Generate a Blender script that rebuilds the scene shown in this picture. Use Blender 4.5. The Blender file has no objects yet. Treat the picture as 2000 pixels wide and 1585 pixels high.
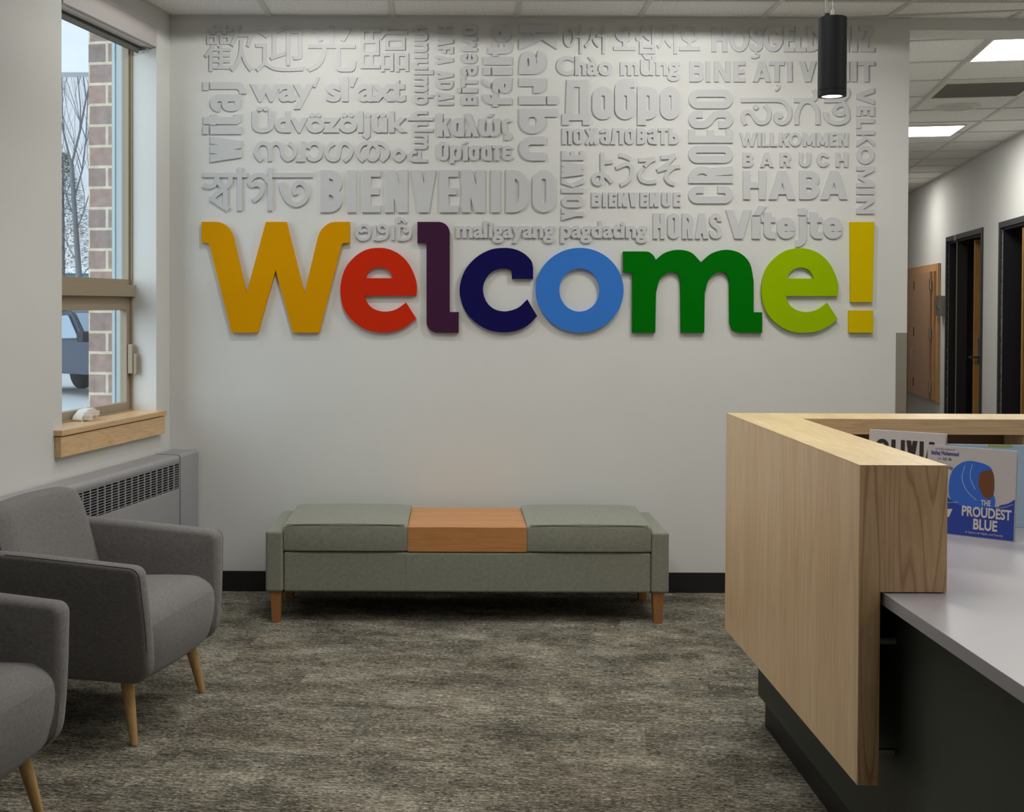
import bpy, bmesh, math, random
from mathutils import Vector, Matrix
from mathutils.geometry import delaunay_2d_cdt, tessellate_polygon
S = bpy.context.scene
COL = S.collection
# ------------------------------------------------------------------ camera
FPX, CX, EYE = 2400.0, 885.0, 1.39
PITCH, ROLL = math.radians(0.9), math.radians(0.22)
CY = 598 + FPX * math.tan(PITCH)
_f = Vector((0, math.cos(PITCH), -math.sin(PITCH)))
_r = Vector((1, 0, 0)); _u = _r.cross(_f)
RX = math.cos(ROLL) * _r + math.sin(ROLL) * _u
UX = -math.sin(ROLL) * _r + math.cos(ROLL) * _u
cam_d = bpy.data.cameras.new('camera'); cam = bpy.data.objects.new('camera', cam_d); COL.objects.link(cam)
m = Matrix((RX, UX, -_f)).transposed().to_4x4(); m.translation = Vector((0, 0, EYE))
cam.matrix_world = m
cam_d.sensor_fit = 'HORIZONTAL'; cam_d.sensor_width = 36; cam_d.lens = FPX / 2000 * 36
cam_d.shift_x = (1000 - CX) / 2000; cam_d.shift_y = (CY - 792.5) / 2000
cam_d.clip_start = 0.05; cam_d.clip_end = 300
S.camera = cam
# ------------------------------------------------------------------ world, view
vs = S.view_settings
S.display_settings.display_device = 'sRGB'
vs.view_transform = 'Standard'; vs.look = 'None'; vs.exposure = 0.0; vs.gamma = 1.0; vs.use_curve_mapping = False
w = bpy.data.worlds.new('overcast_sky'); S.world = w; w.use_nodes = True
bg = w.node_tree.nodes['Background']; bg.inputs[0].default_value = (0.80, 0.89, 1.0, 1); bg.inputs[1].default_value = 1.0
# ------------------------------------------------------------------ frames of the place
YW, ZC = 5.97, 2.793                      # greeting wall plane, ceiling height
K = math.hypot(1, .2)
CL = Vector((-1.378, YW, 0)); DL = Vector((-.2, -1, 0)) / K; NL = Vector((-1, .2, 0)) / K     # window wall: along / outward
CR = Vector((4.499, 9.72, 0)); DR = Vector((.2, 1, 0)) / K; NR = Vector((1, -.2, 0)) / K      # corridor wall
ROTZ = -math.atan(.2)
def LW(u, w_, z): return CL + u * DL + w_ * NL + Vector((0, 0, z))
def RW(s, w_, z): return CR + s * DR + w_ * NR + Vector((0, 0, z))
def ray(px, py): return RX * ((px - CX) / FPX) - UX * ((py - CY) / FPX) + _f
def on_wall(px, py, y=YW):
    d = ray(px, py); t = y / d.y
    return d.x * t, EYE + d.z * t
# ------------------------------------------------------------------ lamps
def area(name, loc, sx, sy, power, col=(1, .93, .82), rot=(0, 0, 0), spread=180):
    l = bpy.data.lights.new(name, 'AREA'); l.shape = 'RECTANGLE'; l.size = sx; l.size_y = sy; l.energy = power; l.color = col
    l.spread = math.radians(spread)
    o = bpy.data.objects.new(name, l); COL.objects.link(o); o.location = loc; o.rotation_euler = rot; return o
def spot(name, loc, power, ang, blend=.5, col=(1, .92, .80), rad=.04, rot=(0, 0, 0)):
    l = bpy.data.lights.new(name, 'SPOT'); l.energy = power; l.spot_size = math.radians(ang); l.spot_blend = blend
    l.color = col; l.shadow_soft_size = rad
    o = bpy.data.objects.new(name, l); COL.objects.link(o); o.location = loc; o.rotation_euler = rot; return o
spot('downlight_a', (-.60, YW - .78, ZC - .012), 25.5, 172, .06, (1, .985, .945), .025)
spot('downlight_b', (1.08, YW - .78, ZC - .012), 26.5, 172, .06, (1, .985, .945), .025)
area('ceiling_light_a', (-.22, 4.25, ZC - .03), .6, .6, 13, (1, .98, .945), spread=134)
area('ceiling_light_b', (1.7, 4.7, ZC - .03), .6, .6, 16, (1, .98, .945), spread=160)
area('ceiling_light_c', (.4, 3.0, ZC - .03), .6, .6, 11, (1, .98, .945), spread=140)
area('ceiling_light_d', (2.4, 2.4, ZC - .03), .6, .6, 12, (1, .98, .945))
area('fill_light_e', (1.1, .7, ZC - .03), .6, .6, 9, (1, .98, .945))  # unseen lamp added to brighten the counter's near end
sl_ = bpy.data.lights.new('daylight', 'SUN'); sl_.energy = 3.8; sl_.angle = math.radians(70); sl_.color = (.84, .93, 1)
so_ = bpy.data.objects.new('daylight', sl_); COL.objects.link(so_); so_.rotation_euler = Vector((.72, .55, -.45)).to_track_quat('-Z', 'Y').to_euler()
# ------------------------------------------------------------------ materials
def nodes(name):
    mt = bpy.data.materials.new(name); mt.use_nodes = True
    nt = mt.node_tree; return mt, nt, nt.nodes['Principled BSDF']
def lin(h):
    r = []
    for i in (0, 2, 4):
        c = int(h[i:i + 2], 16) / 255
        r.append(c / 12.92 if c <= .04045 else ((c + .055) / 1.055) ** 2.4)
    return tuple(r) + (1,)
def plain(name, c, rough=.6, metal=0, spec=.5, bump=0, bscale=200, emit=0):
    mt, nt, b = nodes(name)
    if isinstance(c, str): c = lin(c)
    if len(c) == 3: c = tuple(c) + (1,)
    b.inputs['Roughness'].default_value = rough; b.inputs['Metallic'].default_value = metal
    b.inputs['Specular IOR Level'].default_value = spec
    n = nt.nodes.new('ShaderNodeTexNoise'); n.inputs['Scale'].default_value = 3; n.inputs['Detail'].default_value = 3
    tc = nt.nodes.new('ShaderNodeTexCoord'); nt.links.new(tc.outputs['Object'], n.inputs['Vector'])
    mx = nt.nodes.new('ShaderNodeMix'); mx.data_type = 'RGBA'
    mx.inputs[6].default_value = tuple(x * .97 for x in c[:3]) + (1,); mx.inputs[7].default_value = tuple(min(1, x * 1.03) for x in c[:3]) + (1,)
    nt.links.new(n.outputs['Fac'], mx.inputs[0]); nt.links.new(mx.outputs[2], b.inputs['Base Color'])
    if emit:
        b.inputs['Emission Color'].default_value = c; b.inputs['Emission Strength'].default_value = emit
    if bump:
        n2 = nt.nodes.new('ShaderNodeTexNoise'); n2.inputs['Scale'].default_value = bscale
        nt.links.new(tc.outputs['Object'], n2.inputs['Vector'])
        bp = nt.nodes.new('ShaderNodeBump'); bp.inputs['Strength'].default_value = bump; bp.inputs['Distance'].default_value = .002
        nt.links.new(n2.outputs['Fac'], bp.inputs['Height']); nt.links.new(bp.outputs['Normal'], b.inputs['Normal'])
    return mt
def ramp(nt, stops):
    r = nt.nodes.new('ShaderNodeValToRGB'); e = r.color_ramp.elements
    while len(e) < len(stops): e.new(.5)
    for i, (p, c) in enumerate(stops):
        e[i].position = p; e[i].color = c if len(c) == 4 else tuple(c) + (1,)
    return r
def mapping(nt, scale, rot=(0, 0, 0), loc=(0, 0, 0), kind='Object'):
    tc = nt.nodes.new('ShaderNodeTexCoord'); mp = nt.nodes.new('ShaderNodeMapping')
    mp.inputs['Scale'].default_value = scale; mp.inputs['Rotation'].default_value = rot; mp.inputs['Location'].default_value = loc
    nt.links.new(tc.outputs[kind], mp.inputs['Vector']); return mp
def mix(nt, fac, a, b, mode='MIX'):
    mx = nt.nodes.new('ShaderNodeMix'); mx.data_type = 'RGBA'; mx.blend_type = mode
    for sock, v in ((mx.inputs[0], fac), (mx.inputs[6], a), (mx.inputs[7], b)):
        if hasattr(v, 'is_output'): nt.links.new(v, sock)
        elif isinstance(v, (int, float)): sock.default_value = v
        else: sock.default_value = v
    return mx.outputs[2]
def wood(name, c1, c2, cline, scale, rough=.38, line=.55, lscale=1.0, loc=(0, 0, 0)):
    """scale: stretch per axis (small = along the grain)"""
    mt, nt, b = nodes(name)
    mp = mapping(nt, scale, loc=loc)
    n1 = nt.nodes.new('ShaderNodeTexNoise'); n1.inputs['Scale'].default_value = 1; n1.inputs['Detail'].default_value = 5; n1.inputs['Roughness'].default_value = .6
    nt.links.new(mp.outputs[0], n1.inputs['Vector'])
    r1 = ramp(nt, [(.3, c2), (.7, c1)]); nt.links.new(n1.outputs['Fac'], r1.inputs[0])
    # fine pores
    mp2 = mapping(nt, tuple(x * 9 for x in scale), loc=loc)
    n2 = nt.nodes.new('ShaderNodeTexNoise'); n2.inputs['Scale'].default_value = 1; n2.inputs['Detail'].default_value = 3
    nt.links.new(mp2.outputs[0], n2.inputs['Vector'])
    r2 = ramp(nt, [(.35, (.86, .84, .8)), (.6, (1, 1, 1))]); nt.links.new(n2.outputs['Fac'], r2.inputs[0])
    c = mix(nt, 1.0, r1.outputs[0], r2.outputs[0], 'MULTIPLY')
    # growth lines: thin iso-lines of a stretched noise
    mp3 = mapping(nt, tuple(x * .32 * lscale for x in scale), loc=(3.1 + loc[0], 1.7 + loc[1], .4 + loc[2]))
    n3 = nt.nodes.new('ShaderNodeTexNoise'); n3.inputs['Scale'].default_value = 1; n3.inputs['Detail'].default_value = 2.2; n3.inputs['Distortion'].default_value = .5
    nt.links.new(mp3.outputs[0], n3.inputs['Vector'])
    mu = nt.nodes.new('ShaderNodeMath'); mu.operation = 'MULTIPLY'; mu.inputs[1].default_value = 26; nt.links.new(n3.outputs['Fac'], mu.inputs[0])
    fr = nt.nodes.new('ShaderNodeMath'); fr.operation = 'FRACT'; nt.links.new(mu.outputs[0], fr.inputs[0])
    r3 = ramp(nt, [(0, (line,) * 3), (.10, (0, 0, 0)), (.82, (0, 0, 0)), (1, (line,) * 3)]); nt.links.new(fr.outputs[0], r3.inputs[0])
    c = mix(nt, r3.outputs[0], c, cline)
    nt.links.new(c, b.inputs['Base Color']); b.inputs['Roughness'].default_value = rough
    return mt
def fabric(name, c1, c2, scale=420, rough=.85, sheen=.15):
    mt, nt, b = nodes(name)
    outs = []
    for sc in ((scale, scale * .12, scale * .12), (scale * .12, scale, scale * .12), (scale * .12, scale * .12, scale)):
        mp = mapping(nt, sc); n = nt.nodes.new('ShaderNodeTexNoise'); n.inputs['Scale'].default_value = 1; n.inputs['Detail'].default_value = 2
        nt.links.new(mp.outputs[0], n.inputs['Vector']); outs.append(n.outputs['Fac'])
    a = nt.nodes.new('ShaderNodeMath'); a.operation = 'ADD'; nt.links.new(outs[0], a.inputs[0]); nt.links.new(outs[1], a.inputs[1])
    a2 = nt.nodes.new('ShaderNodeMath'); a2.operation = 'ADD'; nt.links.new(a.outputs[0], a2.inputs[0]); nt.links.new(outs[2], a2.inputs[1])
    d = nt.nodes.new('ShaderNodeMath'); d.operation = 'DIVIDE'; d.inputs[1].default_value = 3; nt.links.new(a2.outputs[0], d.inputs[0])
    r = ramp(nt, [(.38, lin(c2)), (.62, lin(c1))]); nt.links.new(d.outputs[0], r.inputs[0])
    nt.links.new(r.outputs[0], b.inputs['Base Color']); b.inputs['Roughness'].default_value = rough
    b.inputs['Sheen Weight'].default_value = sheen; b.inputs['Specular IOR Level'].default_value = .35
    bp = nt.nodes.new('ShaderNodeBump'); bp.inputs['Strength'].default_value = .25; bp.inputs['Distance'].default_value = .001
    nt.links.new(d.outputs[0], bp.inputs['Height']); nt.links.new(bp.outputs['Normal'], b.inputs['Normal'])
    return mt
def carpet_mat():
    mt, nt, b = nodes('carpet_tiles')
    tc = nt.nodes.new('ShaderNodeTexCoord'); rot = nt.nodes.new('ShaderNodeMapping'); rot.inputs['Rotation'].default_value = (0, 0, math.radians(8.5))
    nt.links.new(tc.outputs['Object'], rot.inputs['Vector'])
    # tile index -> a random shift for every tile
    sc = nt.nodes.new('ShaderNodeVectorMath'); sc.operation = 'DIVIDE'; sc.inputs[1].default_value = (.92, .46, 1); nt.links.new(rot.outputs[0], sc.inputs[0])
    sx = nt.nodes.new('ShaderNodeSeparateXYZ'); nt.links.new(sc.outputs[0], sx.inputs[0])
    fy = nt.nodes.new('ShaderNodeMath'); fy.operation = 'FLOOR'; nt.links.new(sx.outputs[1], fy.inputs[0])
    sh = nt.nodes.new('ShaderNodeMath'); sh.operation = 'MULTIPLY_ADD'; sh.inputs[1].default_value = .37; nt.links.new(fy.outputs[0], sh.inputs[0]); nt.links.new(sx.outputs[0], sh.inputs[2])
    fx = nt.nodes.new('ShaderNodeMath'); fx.operation = 'FLOOR'; nt.links.new(sh.outputs[0], fx.inputs[0])
    cb = nt.nodes.new('ShaderNodeCombineXYZ'); nt.links.new(fx.outputs[0], cb.inputs[0]); nt.links.new(fy.outputs[0], cb.inputs[1])
    wn = nt.nodes.new('ShaderNodeTexWhiteNoise'); wn.noise_dimensions = '2D'; nt.links.new(cb.outputs[0], wn.inputs['Vector'])
    off = nt.nodes.new('ShaderNodeVectorMath'); off.operation = 'MULTIPLY_ADD'; off.inputs[1].default_value = (7, 7, 0)
    nt.links.new(wn.outputs['Color'], off.inputs[0]); nt.links.new(rot.outputs[0], off.inputs[2])
    def noise(scale, detail, rough=.6, src=off):
        mp = nt.nodes.new('ShaderNodeMapping'); mp.inputs['Scale'].default_value = scale; nt.links.new(src.outputs[0], mp.inputs['Vector'])
        n = nt.nodes.new('ShaderNodeTexNoise'); n.inputs['Scale'].default_value = 1; n.inputs['Detail'].default_value = detail; n.inputs['Roughness'].default_value = rough
        nt.links.new(mp.outputs[0], n.inputs['Vector']); return n.outputs['Fac']
    big = noise((2.6, 5.0, 1), 4, .65); mid = noise((16, 150, 1), 3, .7); fine = noise((70, 420, 1), 2, .7); speck = noise((600, 600, 1), 1)
    def madd(a, k, c):
        mm = nt.nodes.new('ShaderNodeMath'); mm.operation = 'MULTIPLY_ADD'; nt.links.new(a, mm.inputs[0]); mm.inputs[1].default_value = k
        if isinstance(c, float): mm.inputs[2].default_value = c
        else: nt.links.new(c, mm.inputs[2])
        return mm.outputs[0]
    v = madd(big, .72, -1.78); v = madd(mid, 1.15, v); v = madd(fine, 1.75, v); v = madd(speck, .95, v)
    r = ramp(nt, [(.28, lin('312e29')), (.48, lin('59554b')), (.64, lin('8c8778')), (.84, lin('c6c2b3'))]); nt.links.new(v, r.inputs[0])
    hue = noise((2.2, 3, 1), 2)
    r2 = ramp(nt, [(.38, (1.025, .99, .965)), (.62, (.99, 1.0, .985))]); nt.links.new(hue, r2.inputs[0])
    c = mix(nt, 1.0, r.outputs[0], r2.outputs[0], 'MULTIPLY')
    nt.links.new(c, b.inputs['Base Color']); b.inputs['Roughness'].default_value = .95; b.inputs['Specular IOR Level'].default_value = .1
    bp = nt.nodes.new('ShaderNodeBump'); bp.inputs['Strength'].default_value = .5; bp.inputs['Distance'].default_value = .004
    nt.links.new(v, bp.inputs['Height']); nt.links.new(bp.outputs['Normal'], b.inputs['Normal'])
    return mt
def ceiling_mat():
    mt, nt, b = nodes('ceiling_tile')
    mp = mapping(nt, (150, 150, 150)); n = nt.nodes.new('ShaderNodeTexNoise'); n.inputs['Scale'].default_value = 1; n.inputs['Detail'].default_value = 2
    nt.links.new(mp.outputs[0], n.inputs['Vector'])
    r = ramp(nt, [(.36, (.60, .59, .565)), (.5, (.88, .87, .845))]); nt.links.new(n.outputs['Fac'], r.inputs[0])
    nt.links.new(r.outputs[0], b.inputs['Base Color']); b.inputs['Roughness'].default_value = .95
    return mt
def brick_mat():
    mt, nt, b = nodes('outside_brick')
    tc = nt.nodes.new('ShaderNodeTexCoord')
    bt = nt.nodes.new('ShaderNodeTexBrick'); nt.links.new(tc.outputs['UV'], bt.inputs['Vector'])
    bt.inputs['Color1'].default_value = lin('a78c80'); bt.inputs['Color2'].default_value = lin('8f807a'); bt.inputs['Mortar'].default_value = lin('cfc7ae')
    bt.inputs['Scale'].default_value = 1; bt.inputs['Mortar Size'].default_value = .007; bt.inputs['Brick Width'].default_value = .19; bt.inputs['Row Height'].default_value = .0985
    bt.inputs['Mortar Smooth'].default_value = .15
    n = nt.nodes.new('ShaderNodeTexNoise'); n.inputs['Scale'].default_value = 25; n.inputs['Detail'].default_value = 4; nt.links.new(tc.outputs['UV'], n.inputs['Vector'])
    r = ramp(nt, [(.3, (.8, .78, .78)), (.7, (1.12, 1.1, 1.1))]); nt.links.new(n.outputs['Fac'], r.inputs[0])
    c = mix(nt, 1.0, bt.outputs['Color'], r.outputs[0], 'MULTIPLY'); nt.links.new(c, b.inputs['Base Color']); b.inputs['Roughness'].default_value = .9
    return mt
def glass_mat():
    mt = bpy.data.materials.new('window_glass'); mt.use_nodes = True; nt = mt.node_tree; nt.nodes.clear()
    o = nt.nodes.new('ShaderNodeOutputMaterial'); t = nt.nodes.new('ShaderNodeBsdfTransparent'); g = nt.nodes.new('ShaderNodeBsdfGlossy')
    t.inputs[0].default_value = (.93, .96, .97, 1); g.inputs['Roughness'].default_value = .02
    mx = nt.nodes.new('ShaderNodeMixShader'); lw = nt.nodes.new('ShaderNodeLayerWeight'); lw.inputs[0].default_value = .5
    pw = nt.nodes.new('ShaderNodeMath'); pw.operation = 'POWER'; pw.inputs[1].default_value = 4; nt.links.new(lw.outputs['Facing'], pw.inputs[0])
    ma = nt.nodes.new('ShaderNodeMath'); ma.operation = 'MULTIPLY_ADD'; ma.inputs[1].default_value = .35; ma.inputs[2].default_value = .03; nt.links.new(pw.outputs[0], ma.inputs[0])
    nt.links.new(ma.outputs[0], mx.inputs[0]); nt.links.new(t.outputs[0], mx.inputs[1]); nt.links.new(g.outputs[0], mx.inputs[2]); nt.links.new(mx.outputs[0], o.inputs[0])
    return mt
M = {}
M['wall'] = plain('wall_paint', (.655, .66, .635), .75, bump=.08, bscale=260)
M['letter'] = plain('letter_paint', (.545, .55, .555), .55)
M['ceiling'] = ceiling_mat(); M['grid'] = plain('ceiling_grid', (.6, .59, .565), .5)
M['carpet'] = carpet_mat()
M['black_base'] = plain('black_rubber', '17171a', .5)
M['maple_v'] = wood('maple_upright_grain', lin('e8cba3'), lin('dcba90'), lin('b8936a'), (14, 14, .7), line=.25)
M['maple_end'] = wood('maple_cathedral_grain', lin('d9b78d'), lin('cca87e'), lin('956848'), (9, 9, 1.0), line=.6, lscale=1.25, loc=(.3, 0, .2))
M['maple_top'] = wood('maple_long_grain', lin('d9c295'), lin('ccb285'), lin('b39262'), (12, 1.2, 12), line=.2)
M['maple_x'] = wood('maple_cross_grain', lin('d6b58c'), lin('c9a67c'), lin('a8825c'), (1.0, 15, 15), line=.25)
M['sill'] = wood('sill_maple', lin('e3c193'), lin('d6b081'), lin('bb9466'), (1.2, 14, 14), line=.35)
M['cherry'] = wood('warm_veneer', lin('c98f58'), lin('bb804a'), lin('a36d3c'), (1.0, 12, 12), line=.12)
M['leg_maple'] = wood('oak_leg', lin('d2ae78'), lin('c59d66'), lin('a88254'), (60, 60, 3), line=.3)
M['leg_dark'] = plain('stained_leg', '9f6c3f', .45)
M['sage'] = fabric('sage_woven', '8d8f81', '7a7c6f', 500)
M['grey'] = fabric('charcoal_woven', '7d7a78', '656261', 700)
M['seam'] = plain('seam_thread', '343334', .8)
M['worktop'] = plain('grey_laminate', (.365, .355, .372), .3)
M['green'] = plain('dark_green_laminate', '353c35', .5)
M['kick'] = plain('black_kick', '141416', .5)
M['steel'] = plain('brushed_steel', (.55, .54, .52), .35, 1)
M['steel_dark'] = plain('dull_steel', (.42, .40, .36), .42, 1)
M['radiator'] = plain('radiator_enamel', '9b9b9e', .42)
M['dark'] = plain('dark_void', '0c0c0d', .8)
M['tan'] = plain('tan_window_frame', '9a8d78', .5)
M['frame_blue'] = plain('window_channel', 'a9b6ba', .4)
M['glass'] = glass_mat()
M['fascia'] = plain('shade_fascia', 'bab4b2', .5)
M['shade'] = plain('shade_cloth', '5a5b57', .8)
M['chrome'] = plain('chrome', (.8, .8, .78), .2, 1)
M['white_pl'] = plain('white_plastic', 'd9d6cc', .4)
M['brick'] = brick_mat()
M['pend'] = plain('black_anodised', '17171b', .55, spec=.3)
M['led'] = plain('lamp_lens', (1, .97, .88), .5, emit=9)
M['panel'] = plain('light_diffuser', (1, .98, .95), .5, emit=6)
M['doorblack'] = plain('black_door_frame', '16151a', .45)
M['frame_face'] = plain('door_frame_face', '2b2b2f', .5)
M['doorwood'] = wood('door_veneer', lin('b0834a'), lin('a2763f'), lin('8c6434'), (10, 10, .8), line=.15)
M['cabwood'] = wood('cabinet_veneer', lin('b08c70'), lin('a58165'), lin('927055'), (12, 12, .8), line=.1)
M['cabframe'] = wood('cabinet_frame_wood', lin('c9a074'), lin('ba9064'), lin('a37c52'), (12, 12, 1), line=.1)
M['shaded_wood'] = plain('shaded_wood_interior', '6b4a30', .6)  # wood colour darkened to hold the shade inside the cubby
M['bark'] = plain('bark', '6f7074', .9)
M['pine'] = plain('pine_needles', '6d7a72', .9)
M['car'] = plain('dark_blue_grey_paint', '3a4352', .25)
M['carglass'] = plain('car_glass', '8ea0b0', .1)
M['tyre'] = plain('tyre', '24262b', .8)
M['asphalt'] = plain('pavement', 'b9bcc0', .9)
M['canopy'] = plain('white_canopy', 'e2e4e8', .6)
M['teal'] = plain('teal_cladding', '5d8f98', .5)
M['paper'] = plain('paper_edges', 'd8d2c6', .8)
# ------------------------------------------------------------------ mesh builder
class MB:
    def __init__(s): s.v = []; s.f = []; s.uv = None
    def add(s, vs, fs):
        n = len(s.v); s.v += [Vector(p) for p in vs]; s.f += [tuple(i + n for i in f) for f in fs]; return s
    def box(s, x0, x1, y0, y1, z0, z1, fn=None):
        p = [(x0, y0, z0), (x1, y0, z0), (x1, y1, z0), (x0, y1, z0), (x0, y0, z1), (x1, y0, z1), (x1, y1, z1), (x0, y1, z1)]
        if fn: p = [fn(*q) for q in p]
        return s.add(p, [(3, 2, 1, 0), (4, 5, 6, 7), (0, 1, 5, 4), (1, 2, 6, 5), (2, 3, 7, 6), (3, 0, 4, 7)])
    def prism(s, poly, fn, h0, h1):
        n = len(poly); p = [fn(x, y, h0) for x, y in poly] + [fn(x, y, h1) for x, y in poly]
        return s.add(p, [tuple(range(n - 1, -1, -1)), tuple(range(n, 2 * n))] + [(i, (i + 1) % n, n + (i + 1) % n, n + i) for i in range(n)])
    def loft(s, rings, cap=True, closed=True):
        n = len(rings[0]); p = [q for r in rings for q in r]; fs = []
        for k in range(len(rings) - 1):
            for i in range(n if closed else n - 1):
                j = (i + 1) % n; fs.append((k * n + i, k * n + j, (k + 1) * n + j, (k + 1) * n + i))
        if cap: fs += [tuple(range(n - 1, -1, -1)), tuple(range((len(rings) - 1) * n, len(rings) * n))]
        return s.add(p, fs)
    def tube(s, pts, r, seg=8, cap=True):
        pts = [Vector(p) for p in pts]; rs = r if isinstance(r, (list, tuple)) else [r] * len(pts); rings = []
        t0 = (pts[1] - pts[0]).normalized(); a = t0.orthogonal().normalized()
        for i, p in enumerate(pts):
            t = (pts[min(i + 1, len(pts) - 1)] - pts[max(i - 1, 0)]).normalized()
            a = (a - a.dot(t) * t); a = a.normalized() if a.length > 1e-6 else t.orthogonal().normalized(); b = t.cross(a)
            rings.append([p + rs[i] * (math.cos(2 * math.pi * k / seg) * a + math.sin(2 * math.pi * k / seg) * b) for k in range(seg)])
        return s.loft(rings, cap)
    def lathe(s, prof, o=(0, 0, 0), seg=32):
        o = Vector(o); rings = [[o + Vector((r * math.cos(2 * math.pi * k / seg), r * math.sin(2 * math.pi * k / seg), z)) for k in range(seg)] for r, z in prof]
        return s.loft(rings, True)
    def build(s, name, mat, parent=None, bevel=0, bseg=2, smooth=None, origin=None, angle=math.radians(30), fix=True):
        me = bpy.data.meshes.new(name)
        o0 = Vector(origin) if origin is not None else Vector((0, 0, 0))
        me.from_pydata([p - o0 for p in s.v], [], s.f)
        if bevel or fix:
            bm = bmesh.new(); bm.from_mesh(me)
            if fix: bmesh.ops.recalc_face_normals(bm, faces=bm.faces)
            if bevel:
                ed = [e for e in bm.edges if len(e.link_faces) == 2 and e.calc_face_angle(0) > angle]
                bmesh.ops.bevel(bm, geom=ed, offset=bevel, segments=bseg, affect='EDGES', profile=.5, clamp_overlap=True)
            bm.to_mesh(me); bm.free()
        me.materials.append(mat if not isinstance(mat, str) else M[mat])
        if smooth is None: smooth = bool(bevel)
        o = bpy.data.objects.new(name, me); COL.objects.link(o)
        if smooth:
            me.shade_smooth(); me.set_sharp_from_angle(angle=math.radians(40))
            if bevel: o.modifiers.new('weighted', 'WEIGHTED_NORMAL').keep_sharp = True
        o.location = o0
        if parent is not None:
            o.parent = parent; o.matrix_parent_inverse = Matrix.Identity(4)
            o.location = o0
        return o
def tag(o, label=None, cat=None, group=None, kind=None):
    for k, v in (('label', label), ('category', cat), ('group', group), ('kind', kind)):
        if v: o[k] = v
    return o
def thing(name, loc, label, cat, group=None, rz=0):
    o = bpy.data.objects.new(name, None); COL.objects.link(o); o.location = loc; o.rotation_euler = (0, 0, rz); o.empty_display_size = .1
    return tag(o, label, cat, group)
def dup(root, label, offset):
    r = root.copy(); COL.objects.link(r); r.location = root.location + Vector(offset); r['label'] = label
    for c in list(root.children):
        d = c.copy(); COL.objects.link(d); d.parent = r
        for g in list(c.children):
            e = g.copy(); COL.objects.link(e); e.parent = d
    return r
def rpoly(pts, rx, ry=None, closed=False, n=7, radii=None):
    """polyline with its corners rounded off"""
    ry = rx if ry is None else ry; P = [Vector(p[:2]) for p in pts]; N = len(P); out = []
    for i in range(N):
        if not closed and i in (0, N - 1): out.append(P[i]); continue
        a, b, c = P[i - 1], P[i], P[(i + 1) % N]; u = a - b; v = c - b
        rxx, ryy = (rx, ry)
        if radii is not None: rxx = ryy = radii[i]
        if rxx <= 0: out.append(b); continue
        def lim(e, end): return e.length * (1 if end else .5)
        un, vn = u.normalized(), v.normalized()
        d1 = min(rxx * abs(un.x) + ryy * abs(un.y), lim(u, not closed and i == 1)); d2 = min(rxx * abs(vn.x) + ryy * abs(vn.y), lim(v, not closed and i == N - 2))
        p0, p3 = b + un * d1, b + vn * d2; k = .5523; p1, p2 = p0 - un * d1 * k, p3 - vn * d2 * k
        for j in range(n + 1):
            t = j / n; out.append((1 - t) ** 3 * p0 + 3 * t * (1 - t) ** 2 * p1 + 3 * t * t * (1 - t) * p2 + t ** 3 * p3)
    return out
def smooth(pts, closed=False, n=8):
    P = [Vector(p[:2]) for p in pts]; N = len(P); out = []
    for i in range(N if closed else N - 1):
        if closed: a, b, c, d = P[i - 1], P[i], P[(i + 1) % N], P[(i + 2) % N]
        else: b, c = P[i], P[i + 1]; a = P[i - 1] if i else 2 * b - c; d = P[i + 2] if i + 2 < N else 2 * c - b
        for j in range(n):
            t = j / n; out.append(.5 * ((2 * b) + (c - a) * t + (2 * a - 5 * b + 4 * c - d) * t * t + (3 * b - a - 3 * c + d) * t ** 3))
    if not closed: out.append(P[-1])
    return out
def ell(cx, cy, rx, ry, n=56): return [Vector((cx + rx * math.cos(2 * math.pi * k / n), cy + ry * math.sin(2 * math.pi * k / n))) for k in range(n)]
# ================================================================== THE SHELL
def struct(o): o['kind'] = 'structure'; return o
MB().add([(-6, -4, 0), (6, -4, 0), (8, 18, 0), (-1.378, 18, 0), (-1.378, YW + .2, 0), (-1.8, YW + .2, 0)], [(0, 1, 2, 3, 4, 5)]).build('floor', 'carpet', fix=False); struct(bpy.data.objects['floor'])
# greeting wall (right end stops at the corridor)
XE = 2.205
struct(MB().box(-1.378, XE, YW, YW + .19, 0, ZC).build('wall_back', 'wall'))
struct(MB().box(XE, 4.35, YW, YW + .19, 2.735, ZC).build('trim_1', 'wall'))            # header over the corridor mouth
# window wall with its opening
U0, U1, ZS, ZT = .149, 1.029, .885, 2.70
def LWf(u, z, w_): return LW(u, w_, z)
mb = MB()
for u0, u1, z0, z1 in ((-.2, U0, 0, ZC), (U1, 9.6, 0, ZC), (U0, U1, 0, ZS), (U0, U1, ZT, ZC)):
    mb.box(u0, u1, 0, .12, z0, z1, lambda u, w_, z: LW(u, w_, z))
struct(mb.build('wall_left', 'wall'))
# corridor wall with two door openings
DZ = 2.07
D1a, D1b, D2a, D2b = 1.42, 2.98, -.35, .70
mb = MB()
for s0, s1, z0, z1 in ((D1b, 8.4, 0, ZC), (D2b, D1a, 0, ZC), (-13.6, D2a, 0, ZC), (D1a, D1b, DZ, ZC), (D2a, D2b, DZ, ZC)):
    mb.box(s0, s1, 0, .32, z0, z1, lambda s, w_, z: RW(s, w_, z))
struct(mb.build('wall_right', 'wall'))
struct(MB().box(-4, 3.4, -3.9, -3.75, 0, ZC).build('wall_front', 'wall'))
struct(MB().box(2.5, 7.5, 17.6, 17.7, 0, ZC).build('wall_end', 'wall'))
mb = MB(); a = Vector((XE - .12, YW + .19, 0)); mb.add([a, a + DR * 12, a + DR * 12 + Vector((0, 0, ZC)), a + Vector((0, 0, ZC))], [(0, 1, 2, 3)])
struct(mb.build('wall_corridor', 'wall', fix=False))
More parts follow.
